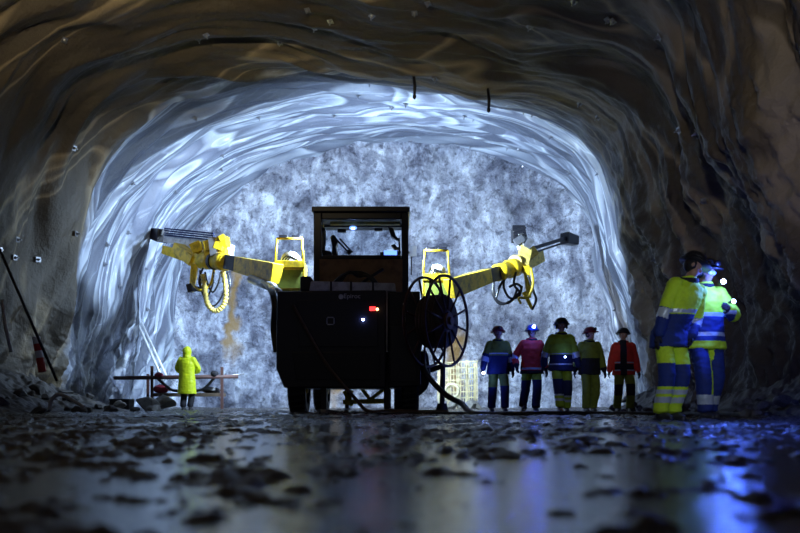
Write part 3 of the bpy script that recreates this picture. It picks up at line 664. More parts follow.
for pts in ([(494, 279), (493, 294), (500, 304), (512, 300), (517, 290)], [(505, 276), (504, 288), (510, 298), (519, 296), (522, 286)], [(493, 281), (496, 299), (508, 303), (521, 290), (517, 284), (509, 287)],
            [(516, 272), (514, 284), (520, 292)], [(508, 275), (500, 286), (496, 298)], [(528, 275), (533, 290), (536, 300), (532, 310)]):
    hose(bm, [PB(x, y, 20.7) for x, y in pts], .035)
obj('hydraulic_hoses', bm, M['hose'], br, True)

# cable reel
ax = Vector((.85, -.527, 0)).normalized()
cn = P(447, 321, 15.5); cf = cn-ax*.46; RR = .9
hub = (cn+cf)/2
bm = B(); disc(bm, hub, ax, .50, .44, 48)
for k in range(6): ring(bm, hub+ax*(-.18+.072*k), ax, .50, .036, 48, 6)
reel = obj('cable_reel', bm, M['drum'], rig, True); reel['label'] = 'open spoked reel wound with dark cable'
for c_, nm in ((cn, 'flange'), (cf, 'flange')):
    s, u = frame_of(ax); bm = B(); ring(bm, c_, ax, RR, .03)
    for k in range(12):
        t = 2*PI*(k+.3)/12; d = s*math.cos(t)+u*math.sin(t); tube(bm, [c_+d*.16, c_+d*(RR-.01)], .022, 6)
    ring(bm, c_, ax, .2, .03, 24); obj(nm, bm, M['rustpipe'], reel, True)
bm = B(); disc(bm, cn+ax*.02, ax, .16, .1, 24); disc(bm, cn+ax*.08, ax, .08, .08, 16); obj('hub', bm, M['brown'], reel)
bm = B(); beam(bm, cf-ax*.02, cf-ax*.02+Vector((-.55, .35, -.1)), .2, .2); beam(bm, cf-ax*.1, Vector((.35, 16.1, 1.3)), .14, .14); obj('reel_bracket', bm, M['black'], reel)
bm = B(); cyl(bm, P(443, 366, 16.4), P(442, 404, 16.4), .055, .055); q = P(442, 404, 16.4); cyl(bm, Vector((q.x, q.y, .0)), Vector((q.x, q.y, .18)), .14, .1); beam(bm, P(443, 366, 16.4), P(425, 372, 16.5), .1, .1); obj('reel_leg', bm, M['black'], rig)

# rear cable running down
def onfloor(x, y, r): return Vector((x, y, max(fh(x, y), 0)+r*.8))   # r small: half sunk in the mud
bm = B()
pts = [P(293, 305, 15.42), P(301, 320, 15.4), P(312, 340, 15.38), P(325, 362, 15.38), P(339, 380, 15.3), P(353, 396, 15.2)]
pts += [onfloor(-.62, 15.0, .04), onfloor(-.2, 14.6, .04), onfloor(.3, 14.45, .04), onfloor(.9, 14.6, .04)]
hose(bm, pts, .035, 10); o = obj('power_cable', bm, M['wood'], None, True, loc=pts[0]); tag(o, 'thin dark cable hanging down the rear of the rig to the ground', 'cable')
bm = B(); pts = [P(424, 352, 15.9), P(424, 368, 15.6), P(432, 381, 15.3), P(446, 395, 15.0), P(462, 404, 14.6)]
pts += [onfloor(1.25, 13.2, .01), onfloor(1.75, 12.2, .01), onfloor(2.5, 12.0, .01), onfloor(3.1, 12.3, .01), onfloor(3.7, 12.0, .01), onfloor(4.2, 11.3, .01), onfloor(4.7, 9.9, .01)]
hose(bm, pts, .055, 12, 12); o = obj('supply_cable', bm, M['rubber'], None, True, loc=pts[0]); tag(o, 'thick black supply cable looping from the reel across the ground to the right', 'cable')
bm = B(); pts = [onfloor(-.4, 13.6, .0), onfloor(.6, 13.3, .0), onfloor(1.7, 13.4, .0), onfloor(2.6, 13.1, .0), onfloor(3.4, 13.3, .0), onfloor(4.2, 13.0, .0)]
hose(bm, pts, .035, 10); o = obj('water_hose', bm, M['hose'], None, True, loc=pts[0]); tag(o, 'thin black hose lying on the mud in front of the walking workers', 'hose')

# ------------------------------------------------------------ left side things
YK = 21.9
kr = P(186, 400, YK); kr.z = 0
rack = root('pipe_rack', kr, 'low rack of posts with a long rusty pipe and plank shelf, beside the raincoat worker', 'rack')
for px, y0, y1 in ((152, 366, 400), (222, 367, 406), (148, 374, 398)):
    a = P(px, y0, YK+(.5 if px == 148 else 0)); bm = B(); box(bm, (a.x-.035, a.y-.035, -.03), (a.x+.035, a.y+.035, a.z)); obj('post', bm, M['rustpipe'], rack)
bm = B(); pbox(bm, 152, 393, 222, 396.5, YK-.02, .5); obj('shelf', bm, M['wood'], rack, bevel=.01)
bm = B(); pbox(bm, 152, 389.5, 222, 391, YK+.45, .06); obj('back_rail', bm, M['rustpipe'], rack)
bm = B(); cyl(bm, P(114, 378, YK), P(238, 376.5, YK), .055); o = obj('pipe', bm, M['rustpipe'], None, True, loc=P(114, 378, YK)); tag(o, 'long rusty horizontal pipe resting across the top of the rack', 'pipe')
bm = B(); cyl(bm, P(196, 378.5, YK+.12), P(244, 374, YK+.2), .03); o = obj('pipe', bm, M['steel'], None, True, loc=P(196, 378, YK)); tag(o, 'thin grey rod sticking out past the right end of the rack', 'rod')
for pts, lab in (([(158, 379), (164, 384), (172, 390), (181, 391)], 'black hose sagging from the pipe left of the raincoat worker'), ([(214, 378), (209, 384), (203, 389), (196, 391)], 'black hose sagging from the pipe right of the raincoat worker')):
    bm = B(); pp = [P(x, y, YK+.1) for x, y in pts]; hose(bm, pp, .04); o = obj('hose', bm, M['hose'], None, True, loc=pp[0]); tag(o, lab, 'hose')
bm = B()
for k in range(4): ring(bm, P(211+k*.6, 391.5-k*.8, YK+.25), Vector((.1, .2, 1)), .22-.02*k, .035, 24, 6)
o = obj('coiled_hose', bm, M['hose'], None, True, loc=P(211, 391, YK+.2)); tag(o, 'coil of dark hose on the right half of the rack shelf', 'hose')
def blob(name, c, r, sc, m, lab, cat, seed=1):
    bm = B(); ball(bm, Vector((0, 0, 0)), r, 3, sc)
    for v in bm.verts:
        n = float(fbm(v.co.x*6+seed, v.co.y*6, v.co.z*6, 3)); v.co *= 1+.35*n
    bmesh.ops.translate(bm, verts=bm.verts, vec=c)
    o = obj(name, bm, m, None, True, loc=c); tag(o, lab, cat); return o
blob('cloth_bundle', P(161, 389.2, YK+.2), .17, (1.3, .9, .75), M['redcloth'], 'dark red crumpled bundle on the rack shelf left of the raincoat worker', 'bundle', 3)
blob('cloth_bundle', P(159, 375, YK), .09, (1.4, .9, .8), M['redcloth'], 'small reddish rag on the pipe above the left post', 'bundle', 8)
blob('cloth_bundle', P(215, 373.5, YK), .11, (1.1, .9, .8), M['darkcloth'], 'small black bundle on the pipe beside the right post', 'bundle', 9)
# leaning tube
bm = B(); a, c = P(135, 317, 24.0), P(163, 380, 22.6); cyl(bm, a, c, .035); cyl(bm, a+Vector((.11, 0, .02)), c+Vector((.14, 0, .02)), .035)
lad = obj('leaning_rail', bm, M['white'], None, True, loc=c); tag(lad, 'pair of pale slanting rails leaning on the lit left wall above the rack', 'rail')
bm = B(); tube(bm, smoothpath([P(133, 314, 23.9), P(131, 325, 24.0), P(133, 345, 24.), P(134, 362, 24.1)], 6), .03, 8); o = obj('hanging_cable', bm, M['hose'], None, True, loc=P(133, 314, 23.9)); tag(o, 'dark cable hanging down the lit left wall beside the slanting rails', 'cable')
# crate
q = P(122, 400, 19.5); bm = B(); box(bm, (q.x-.24, q.y-.2, .02), (q.x+.24, q.y+.2, .28)); box(bm, (q.x-.25, q.y-.21, .25), (q.x+.25, q.y+.21, .29)); box(bm, (q.x-.25, q.y-.21, .13), (q.x+.25, q.y+.21, .15))
o = obj('crate', bm, M['black'], None, False, loc=(q.x, q.y, 0), bevel=.015); tag(o, 'small black plastic crate on the ground left of the rack', 'crate')
# striped marker + pole + arch
a, c = P(36, 337, 14.6), P(42.5, 372, 14.6)
bm = B(); n = 5
for k in range(n):
    cyl(bm, a.lerp(c, k/n), a.lerp(c, (k+1)/n), .07, .07, 16)
me_m = [M['red'], M['white']]
for i, f in enumerate(bm.faces): f.material_index = 0
for f in bm.faces:
    t = (f.calc_center_median()-a).dot(c-a)/(c-a).length_squared
    f.material_index = [1, 0, 1, 0, 0][min(4, max(0, int(t*n)))]
o = obj('striped_marker', bm, me_m, None, False, loc=c); tag(o, 'red and white striped marker post leaning in the left rubble', 'marker post')
a, c = P(-14, 218, 14.2), P(57, 381, 14.2); bm = B(); cyl(bm, a, c, .028, .028, 8); o = obj('long_pole', bm, M['black'], None, True, loc=c); tag(o, 'long thin dark pole slanting against the dark left wall', 'pole')
bm = B(); hose(bm, [P(50, 410, 14.2), P(51, 401, 14.2), P(57, 395, 14.2), P(64, 395.5, 14.2), P(74, 401, 14.1), P(84, 407, 14.)], .035); o = obj('bent_pipe', bm, M['plastic_grey'], None, True, loc=P(50, 410, 14.2)); tag(o, 'pale bent plastic pipe arching out of the left rubble', 'pipe')
bm = B(); tube(bm, [P(2, 300, 13.9), P(6, 330, 13.9), P(11, 352, 13.9)], .03, 8); o = obj('thin_hose', bm, M['plastic_grey'], None, True, loc=P(11, 352, 13.9)); tag(o, 'thin pale hose hanging on the dark wall at the far left', 'hose')

# clutter by the foot of the rock face, right of the rig
YQ = 24.5
q = P(458, 400, YQ); q.z = 0
fence = root('mesh_stack', q, 'cream wire mesh panels standing at the foot of the rock face behind the reel', 'mesh panels')
for k, px in enumerate((440, 449, 458, 467, 475)):
    a = P(px, 360+(k % 3)*3, YQ+.1*k); bm = B(); box(bm, (a.x-.05, a.y, 0), (a.x+.05, a.y+.08, a.z)); obj('upright', bm, M['cream'], fence)
bm = B()
for k in range(7):
    a, c = P(437, 363+k*6, YQ+.05), P(478, 361+k*6, YQ+.05); beam(bm, a, c, .02, .03)
for k in range(16):
    a, c = P(438+k*2.6, 362, YQ+.03), P(438+k*2.6+random.uniform(-1, 1), 401, YQ+.03); beam(bm, a, c, .02, .02)
obj('wire_mesh', bm, M['cream'], fence)
for px, py, r, k in ((452, 394, .22, 1), (462, 396, .18, 2), (470, 393, .26, 4), (476, 398, .15, 5)):
    q = P(px, py, 22.8); rock(q.x, q.y, r*.5, r, k, 'pale muck rock in front of the cream mesh panels behind the reel', 'muck rocks by the mesh panels', RP)
bm = B(); bl_ = P(452, 391, 23.0); ring(bm, bl_, Vector((.3, 1, 0)), .2, .05, 24); o = obj('hose_coil', bm, M['cream'], None, True, loc=bl_); tag(o, 'small pale coil standing among rocks behind the cable reel', 'hose')

# ------------------------------------------------------------ people
DG = lambda: bpy.context.evaluated_depsgraph_get()
def remesh(bm, vox, smooth=4, name='m'):
    me = bpy.data.meshes.new(name); bmesh.ops.recalc_face_normals(bm, faces=bm.faces); bm.to_mesh(me); bm.free()
    o = bpy.data.objects.new(name, me); link(o)
    r = o.modifiers.new('r', 'REMESH'); r.mode = 'VOXEL'; r.voxel_size = vox; r.use_smooth_shade = True
    s = o.modifiers.new('s', 'SMOOTH'); s.factor = .5; s.iterations = smooth
    out = bpy.data.meshes.new_from_object(o.evaluated_get(DG())); bpy.data.objects.remove(o); bpy.data.meshes.remove(me)
    return out
def put(name, me, mats, parent, slot=None, folds=0., seed=0.):
    if folds:
        n = len(me.vertices); co = np.empty(n*3); me.vertices.foreach_get('co', co); co = co.reshape(-1, 3)
        no = np.empty(n*3); me.vertices.foreach_get('normal', no); no = no.reshape(-1, 3)
        d = folds*(fbm(co[:, 0]*7+seed, co[:, 1]*7, co[:, 2]*11, 3)+.6*ridged(co[:, 0]*9+seed, co[:, 1]*9, co[:, 2]*16))
        co = co+no*d[:, None]; me.vertices.foreach_set('co', co.reshape(-1)); me.update()
    me.materials.clear()
    for m_ in mats: me.materials.append(m_)
    if slot:
        idx = [slot(p.center) for p in me.polygons]; me.polygons.foreach_set('material_index', idx)
    me.polygons.foreach_set('use_smooth', [True]*len(me.polygons)); me.name = name
    o = bpy.data.objects.new(name, me); link(o, parent); return o
def loft(bm, secs, seg=20):
    """secs: (center, rx, ry)"""
    rings = []
    for c, rx, ry in secs:
        rings.append([bm.verts.new((c[0]+rx*math.cos(t), c[1]+ry*math.sin(t), c[2])) for t in [2*PI*k/seg for k in range(seg)]])
    for i in range(len(rings)-1):
        for k in range(seg): bm.faces.new((rings[i][k], rings[i][(k+1) % seg], rings[i+1][(k+1) % seg], rings[i+1][k]))
    bm.faces.new(rings[0][::-1]); bm.faces.new(rings[-1]); return bm
def limb(bm, pts, rad, seg=14):
    P_ = smoothpath(pts, 4) if len(pts) > 2 else pts
    n = len(P_); m_ = len(pts); r = [float(np.interp(i/(n-1)*(m_-1), range(m_), rad)) for i in range(n)]
    tube(bm, P_, r, seg); ball(bm, Vector(pts[0]), rad[0]*.98, 2); ball(bm, Vector(pts[-1]), rad[-1]*.98, 2); return bm
def ik(a, b, l1, l2, hint):
    d = b-a; L_ = min(d.length, (l1+l2)*.999); dn = d.normalized(); b = a+dn*L_
    x = (l1*l1-l2*l2+L_*L_)/(2*L_); h = math.sqrt(max(0, l1*l1-x*x)); hh = (hint-dn*hint.dot(dn)).normalized()
    return a+dn*x+hh*h, b
def hand(bm, w, d, nrm, side, curl=.9, s=1.0):
    """w wrist, d finger direction, nrm palm normal, side toward the thumb"""
    d = d.normalized(); nrm = (nrm-d*nrm.dot(d)).normalized(); t = side*d.cross(nrm).normalized()
    tube(bm, [w-d*.02, w+d*.02, w+d*.085*s], [.027*s, .03*s, .034*s], 12)
    for k in (-1, 0, 1): tube(bm, [w+t*(.022*k)*s+d*.01, w+t*(.024*k)*s+d*.088*s], .017*s, 8)
    for k, ln in enumerate((.068, .078, .073, .056)):
        b_ = w+d*.085*s+t*(.032-.0215*k)*s; dd = d.copy(); pp = [b_-d*.02]; pp.append(b_)
        for j in range(3):
            a_ = curl*(.5, .75, .55)[j]; dd = (dd*math.cos(a_)+nrm*math.sin(a_)).normalized()
            nn = (nrm-dd*nrm.dot(dd)); b_ = b_+dd*ln*s*(.45, .32, .23)[j]; pp.append(b_)
            nrm_ = nn
        tube(bm, pp, [.0115*s, .0115*s, .011*s, .010*s, .0085*s], 8); ball(bm, pp[-1], .0088*s, 1)
    b_ = w+t*.028*s+d*.025*s; p1 = b_+(t*.8+d*.8+nrm*.35).normalized()*.042*s; p2 = p1+(t*.25+d*1+nrm*.55).normalized()*.032*s
    tube(bm, [w+t*.012*s+d*.01, b_, p1, p2], [.016*s, .0155*s, .0135*s, .0105*s], 8); ball(bm, p2, .0105*s, 1)
    return bm

def person(label, X, Y, H, yaw, feet, hands, top, legs, helmet, lean=(0, 0), headrot=(0, 0, 0), vox=.014, lamp=None, group=None, back=False,
           hpalm=None, elbow=None, muffs=False, coat=False, goggles=False, shoulder_drop=0):
    z0 = fh(X, Y); z0 = max(z0, 0)
    s = H/1.8
    r = root('person', (X, Y, z0), label, 'person', group); r.rotation_euler = (0, 0, yaw); r.scale = (s, s, s)
    V = Vector
    lx, ly = lean
    pel = V((0, 0, .95)); waist = V((lx*.35, ly*.35, 1.10)); chest = V((lx*.8, ly*.8, 1.32)); sh = V((lx, ly, 1.46)); nk = V((lx*1.08, ly*1.15, 1.53))
    A = {}
    for sd in (-1, 1):
        hip = pel+V((sd*.095, 0, -.03)); f = V(feet[sd]); an = V((f.x, f.y+.0, f.z+.09))
        kn, an = ik(hip, an, .435, .425, V((sd*.12, -1, 0)))
        S = sh+V((sd*.185, 0, -.03-shoulder_drop*sd)); W = V(hands[sd]); eh_ = V(elbow[sd]) if elbow else V((sd*.5, .8, -.2))
        el, W = ik(S, W, .30, .265, eh_)
        A[sd] = dict(hip=hip, kn=kn, an=an, S=S, el=el, W=W)
    hc = nk+V((headrot[1]*.03, -.02-.05*headrot[0], .135-.02*abs(headrot[0])))
    HR = Euler((headrot[0], headrot[2], headrot[1])).to_matrix()      # pitch forward >0 handled below
    HR = (Matrix.Rotation(headrot[1], 3, 'Z') @ Matrix.Rotation(headrot[0], 3, 'X') @ Matrix.Rotation(headrot[2], 3, 'Y'))
    def hp_(x, y, z): return hc+HR @ V((x, y, z))
    # ---- body
    bm = B()
    loft(bm, [(pel+V((0, 0, -.12)), .10, .08), (pel, .155, .10), (waist, .135, .09), (chest, .16, .11), (sh+V((0, 0, -.02)), .17, .085), (sh+V((0, 0, .04)), .07, .06)])
    tube(bm, [sh, nk, hc+V((0, .01, -.05))], [.062, .056, .055], 14)
    for sd in (-1, 1):
        a = A[sd]
        limb(bm, [a['S'], a['el'], a['W']], [.055, .042, .028]); limb(bm, [a['hip'], a['kn'], a['an']], [.085, .055, .04])
        tube(bm, [a['an']+V((0, .03, -.045)), a['an']+V((0, -.13, -.06))], [.035, .03], 10)
    # head: skull, jaw, nose, brow, ears
    def hball(x, y, z, rad, sc):
        m4 = Matrix.Translation(hp_(x, y, z)) @ HR.to_4x4() @ Matrix.Diagonal((*sc, 1)); bmesh.ops.create_icosphere(bm, subdivisions=3, radius=rad, matrix=m4)
    hball(0, .01, .03, .09, (.86, 1.05, 1.0)); hball(0, -.025, -.045, .062, (.85, .95, 1.1)); hball(0, -.045, -.09, .028, (1.1, .9, .8))
    hball(0, -.093, -.018, .016, (.8, 1.1, 1.7)); hball(0, -.078, .022, .03, (1.7, .55, .5))
    hball(0, -.083, -.052, .014, (1.7, .7, .6))
    for sd in (-1, 1): hball(sd*.08, .012, -.008, .022, (.45, .9, 1.35))
    put('body', remesh(bm, vox*.8, 2), [M['skin']], r)
    for sd in (-1, 1):
        bm = B(); ball(bm, hp_(sd*.03, -.080, .0), .012, 2); put('eye', _me(bm), [M['eyewhite']], r)
    if helmet != 'hood':
        # hair below the helmet
        bm = B(); m4 = Matrix.Translation(hp_(0, .03, .02)) @ HR.to_4x4() @ Matrix.Diagonal((.90, .95, .95, 1)); bmesh.ops.create_icosphere(bm, subdivisions=3, radius=.094, matrix=m4)
        put('hair', _me(bm), [M['helm_dark']], r, None, .004)
    # ---- trousers
    bm = B()
    loft(bm, [(pel+V((0, 0, -.14)), .11, .09), (pel+V((0, .0, -.04)), .175, .125), (pel+V((0, 0, .06)), .165, .12), (waist+V((0, 0, .02)), .155, .11)])
    for sd in (-1, 1):
        a = A[sd]; limb(bm, [a['hip']+V((sd*.0, 0, 0)), a['kn'], a['an']+V((0, 0, .05))], [.108, .095, .084])
        tube(bm, [a['an']+V((0, 0, .10)), a['an']+V((0, -.005, -.0))], [.086, .09], 14)
    def legslot(c):
        best = None
        sd = -1 if (c-A[-1]['kn']).length < (c-A[1]['kn']).length else 1
        a = A[sd]
        if c.z > a['kn'].z+.02: t = (a['hip'].z-c.z)/(a['hip'].z-a['kn'].z)*.5
        else: t = .5+.5*(a['kn'].z-c.z)/(a['kn'].z-a['an'].z)
        kn = a['kn']; return legs[1](t, sd, c, a)
    put('trousers', remesh(bm, vox, 4), legs[0], r, legslot, .007, X)
    # ---- jacket / coat
    bm = B()
    if coat:
        loft(bm, [(V((0, 0, .46)), .27, .20), (V((0, 0, .75)), .245, .18), (waist, .215, .155), (chest, .225, .155), (sh+V((0, 0, -.0)), .20, .12), (nk+V((0, 0, -.01)), .10, .09)])
    else:
        loft(bm, [(pel+V((0, 0, -.15)), .24, .185), (pel+V((0, 0, -.13)), .245, .19), (pel+V((0, 0, .03)), .225, .17), (waist, .215, .16), (chest, .235, .165), (sh+V((0, 0, -.03)), .22, .135), (sh+V((0, 0, .035)), .135, .10), (nk+V((0, 0, .03)), .085, .085)])
    for sd in (-1, 1):
        a = A[sd]; limb(bm, [a['S']+V((-sd*.02, 0, 0)), a['el'], a['W']+(a['el']-a['W']).normalized()*.02], [.098, .078, .058])
    if helmet == 'hood':
        ball(bm, hc+V((0, .01, .01)), .135, 3, (.92, 1.0, 1.12)); tube(bm, [nk+V((0, 0, -.03)), hc], [.12, .11], 14)
    def topslot(c):
        # torso or sleeve
        for sd in (-1, 1):
            a = A[sd]
            for p0, p1, base in ((a['S'], a['el'], 0), (a['el'], a['W'], .5)):
                d = p1-p0; t = max(0, min(1, (c-p0).dot(d)/d.length_squared)); dist = (c-(p0+d*t)).length
                tors = abs(c.x-lx*max(0, min(1, (c.z-.95)/.5)))
                if dist < .115 and tors > .205: return top[1]('arm', base+t*.5, c, sd)
        return top[1]('torso', (c.z-.80)/(1.5-.80), c, 0)
    put('raincoat' if coat else 'jacket', remesh(bm, vox, 2), top[0], r, topslot, .008, X+3)
    # ---- gloves, boots
    for sd in (-1, 1):
        a = A[sd]; d = (a['W']-a['el']).normalized(); pn = V(hpalm[sd]) if hpalm and sd in hpalm else V((-sd, -.2, 0))
        bm = B(); hand(bm, a['W'], d, pn, 1 if (pn-d*pn.dot(d)).cross(d).dot(V((0, -1, 0))) < 0 else -1, .55)
        put('glove', remesh(bm, .0055, 1), [M['glove']], r)
        bm = B(); an = a['an']
        tube(bm, [an+V((0, .01, .10)), an+V((0, .012, .02)), an+V((0, .02, -.03))], [.056, .055, .052], 14)
        fy = feet[sd][3] if len(feet[sd]) > 3 else 0      # heel lift pitch
        rot = Matrix.Rotation(fy, 3, 'X')
        tt_ = [V((0, .045, -.045)), V((0, -.03, -.045)), V((0, -.11, -.055)), V((0, -.165, -.06))]
        tube(bm, [an+rot @ q_ for q_ in tt_], [.044, .048, .046, .034], 14); ball(bm, an+rot @ tt_[0], .043, 2); ball(bm, an+rot @ tt_[-1], .036, 2)
        bt = put('boot', remesh(bm, .012, 2), [M['boot']], r)
        bm = B(); q0 = [(-.045, .085), (.045, .085), (.05, -.10), (.036, -.195), (-.036, -.195), (-.05, -.10)]
        lo = [bm.verts.new(an+rot @ V((x, y, -.098))) for x, y in q0]; hi = [bm.verts.new(an+rot @ V((x, y, -.070))) for x, y in q0]
        bm.faces.new(lo[::-1]); bm.faces.new(hi)
        for i in range(6): bm.faces.new((lo[i], lo[(i+1) % 6], hi[(i+1) % 6], hi[i]))
        put('boot_sole', _me(bm), [M['rubber']], bt)
    # ---- helmet
    if helmet != 'hood':
        bm = B(); m4 = Matrix.Translation(hp_(0, .008, .055)) @ HR.to_4x4()
        seg = 28; prof = [(.150, -.012), (.148, -.004), (.122, .004), (.118, .03), (.108, .062), (.085, .09), (.05, .106), (.0, .112)]
        rings = []
        for rad_, z_ in prof:
            rr_ = []
            for k in range(seg):
                t = 2*PI*k/seg; ext = (1.18 if rad_ > .13 and math.sin(t) < -.2 else 1.0) if rad_ > .13 else 1.0
                rr_.append(bm.verts.new(m4 @ V((max(rad_, .001)*1.06*math.cos(t), max(rad_, .001)*1.16*ext*math.sin(t), z_*1.1))))
            rings.append(rr_)
        for i in range(len(rings)-1):
            for k in range(seg): bm.faces.new((rings[i][k], rings[i][(k+1) % seg], rings[i+1][(k+1) % seg], rings[i+1][k]))
        bm.faces.new(rings[-1]); bm.faces.new(rings[0][::-1])
        h = put('helmet', _me(bm), [helmet], r)
        bm = B(); c_ = hp_(0, -.135, .10); n_ = HR @ V((0, -1, .1)); cyl(bm, c_+n_*-.02, c_+n_*.03, .03, .034, 14)
        tube(bm, [hp_(.128*math.cos(t), .008+.14*math.sin(t), .085) for t in [2*PI*k/24 for k in range(24)]], .007, 6, closed=True)
        hl = put('headlamp', _me(bm), [M['helm_dark']], h)
        if lamp == 'head':
            bm = B(); cyl(bm, c_+n_*.03, c_+n_*.037, .032, .032, 14); put('lamp_lens', _me(bm), [M['lampblue']], hl)
        if muffs:
            for sd in (-1, 1):
                bm = B(); q_ = hp_(sd*.10, .01, .0); m4 = Matrix.Translation(q_) @ HR.to_4x4() @ Matrix.Diagonal((.55, .9, 1.15, 1)); bmesh.ops.create_icosphere(bm, subdivisions=2, radius=.045, matrix=m4)
                beam(bm, q_, hp_(sd*.125, .0, .09), .02, .012); put('ear_muff', _me(bm), [M['helm_dark']], h)
        if goggles:
            bm = B(); m4 = Matrix.Translation(hp_(0, -.085, .0)) @ HR.to_4x4() @ Matrix.Diagonal((1.9, .6, .85, 1)); bmesh.ops.create_icosphere(bm, subdivisions=2, radius=.035, matrix=m4); put('goggles', _me(bm), [M['refl']], r)
        # collar hood
        bm = B(); tube(bm, [nk+V((.09*math.cos(t), .085*math.sin(t)+.01, -.005+.015*math.sin(t))) for t in [2*PI*k/20 for k in range(20)]], .03, 8, closed=True)
        put('collar', _me(bm), [M['darkcloth']], r, None, .004)
    MW = Matrix.Translation((X, Y, z0)) @ Matrix.Rotation(yaw, 4, 'Z') @ Matrix.Scale(s, 4)
    A['head'] = hc; A['hp'] = hp_; A['world'] = lambda v: MW @ V(v); A['root'] = r; A['chest'] = chest; A['waist'] = waist
    return A
def _me(bm):
    me = bpy.data.meshes.new('m'); bmesh.ops.recalc_face_normals(bm, faces=bm.faces); bm.to_mesh(me); bm.free(); return me

def XY(px, Y): return (px-400)/F*Y, Y
# clothing schemes
def band_jacket(up, low, t0=.52, tapes=((.50, .54), (.22, .26)), armlow=.55, refl=True, t_hem=None):
    def f(kind, t, c, sd):
        if kind == 'torso':
            for a, b_ in tapes:
                if refl and a < t < b_: return 2
            if t_hem is not None and t < t_hem: return 0
            return 0 if t > t0 else 1
        if refl and .46 < t < .52: return 2
        return 0 if t < armlow else 1
    return ([up, low, M['refl']], f)
def trousers(up, kn, lo, tape=True, k0=.38, k1=.68, tapes=((.70, .74), (.80, .86))):
    def f(t, sd, c, a):
        if tape:
            for x, y in tapes:
                if x < t < y: return 3
        if k0 < t < k1 and (c.y < a['kn'].y+.35): return 1
        return 0 if t <= k0 else 2
    return ([up, kn, lo, M['refl']], f)

# five walking towards the camera
x, y = XY(498, 16.6)
p1 = person('person in dark jacket and red helmet, hand lamp at the side, nearest the reel', x, y, 1.80, .05,
       {-1: (-.12, .10, 0), 1: (.12, -.14, 0)}, {-1: (-.34, -.10, .90), 1: (.31, -.02, .86)},
       band_jacket(M['olive'], M['navy'], .56, ((.60, .64),), .35), trousers(M['olive'], M['navy'], M['darkcloth'], False, .45, 1.0), M['helm_red'], headrot=(-.15, 0, 0))
x, y = XY(531.5, 16.4)
p2 = person('person in red jacket wearing a lit headlamp on a blue helmet', x, y, 1.80, .08,
       {-1: (-.12, .25, .03, -.3), 1: (.05, -.16, 0)}, {-1: (-.33, -.06, .95), 1: (.33, .05, .86)},
       band_jacket(M['hr'], M['darkcloth'], .10, ((.13, .19),), .9), trousers(M['hyd'], M['navy'], M['darkcloth'], False, .30, .95), M['helm_blue'], lean=(.0, -.02), headrot=(-.1, 0, 0), lamp='head')
x, y = XY(561, 15.6)
p3 = person('tallest of the five walkers, yellow jacket with navy hem, ear muffs and chest-strap lamp', x, y, 1.86, -.05,
       {-1: (-.06, -.30, .02, .25), 1: (.13, .16, 0)}, {-1: (-.33, .06, .90), 1: (.34, -.06, .86)},
       band_jacket(M['hyd'], M['navy'], .44, ((.16, .21), (.46, .49)), .6), trousers(M['hyd'], M['navy'], M['hyd'], True, .34, .70), M['helm_dark'], lean=(0, -.03), headrot=(-.12, 0, 0), muffs=True)
x, y = XY(589.5, 16.4)
p4 = person('person in olive jacket with black lower half and red helmet, among the five walkers', x, y, 1.76, .1,
       {-1: (-.11, -.10, 0), 1: (.11, .08, 0)}, {-1: (-.33, -.02, .86), 1: (.33, -.02, .86)},
       band_jacket(M['olive'], M['darkcloth'], .50, ((.48, .50),), .85, False), trousers(M['olive'], M['olive'], M['olive'], False), M['helm_red'], headrot=(-.1, .5, 0))
x, y = XY(623.5, 16.6)
p5 = person('person in orange-red jacket with dark bands, rightmost of the five walkers', x, y, 1.76, -.05,
       {-1: (-.13, .02, 0), 1: (.13, -.04, 0)}, {-1: (-.32, -.06, .87), 1: (.32, -.02, .86)},
       ([M['hr'], M['darkcloth'], M['refl']], lambda kind, t, c, sd: (1 if (kind == 'torso' and (abs(c.x+.03) < .07 or .16 < t < .34)) else 2 if (kind == 'torso' and (.36 < t < .40 or .12 < t < .16)) else 0)),
       trousers(M['olive'], M['darkcloth'], M['olive'], False, .38, .68), M['helm_dark'], headrot=(-.15, -.3, 0))
# the nearer pair
x, y = XY(669, 8.75)
p6 = person('left worker of the near pair, yellow and navy workwear, bending over towards the other', x, y, 1.84, .30,
       {-1: (-.13, -.02, 0), 1: (.10, .04, 0)}, {-1: (-.25, -.10, .86), 1: (.21, -.12, .90)},
       band_jacket(M['hy'], M['blue'], .50, ((.52, .57), (-.2, -.1)), .45), trousers(M['hy'], M['blue'], M['hy'], True, .36, .66, ((.70, .76), (.80, .88))), M['helm_dark'],
       lean=(.14, -.14), headrot=(.4, .9, .3), vox=.011, elbow={-1: (-1, .5, 0), 1: (.6, .6, -.2)}, shoulder_drop=.03)
x, y = XY(704.5, 9.1)
def navyfront(t, sd, c, a):
    if .78 < t < .90: return 3
    if t < .10: return 0
    if t < .78 and c.x*sd > -.0+.035 and True: return 1
    return 0 if t < .78 else 1
p7 = person('right worker of the near pair, banded yellow and navy workwear, raising a small lamp', x, y, 1.84, .1,
       {-1: (-.06, -.14, 0), 1: (.12, .12, 0)}, {-1: (-.24, .16, .98), 1: (.09, -.36, 1.22)},
       ([M['hy'], M['blue'], M['refl']], lambda kind, t, c, sd: ((2 if .52 < t < .575 or .20 < t < .26 else 1 if .12 < t <= .52 else 0) if kind == 'torso' else (0 if t < .92 else 1))),
       ([M['hy'], M['blue'], M['hy'], M['refl']], navyfront), M['helm_dark'],
       lean=(-.02, -.03), headrot=(.1, .35, .05), vox=.011, muffs=True, goggles=True, elbow={-1: (-.5, .8, -.2), 1: (.8, .1, -1)}, hpalm={1: (-.6, .6, 0)})
p6['root'].scale.x *= .9
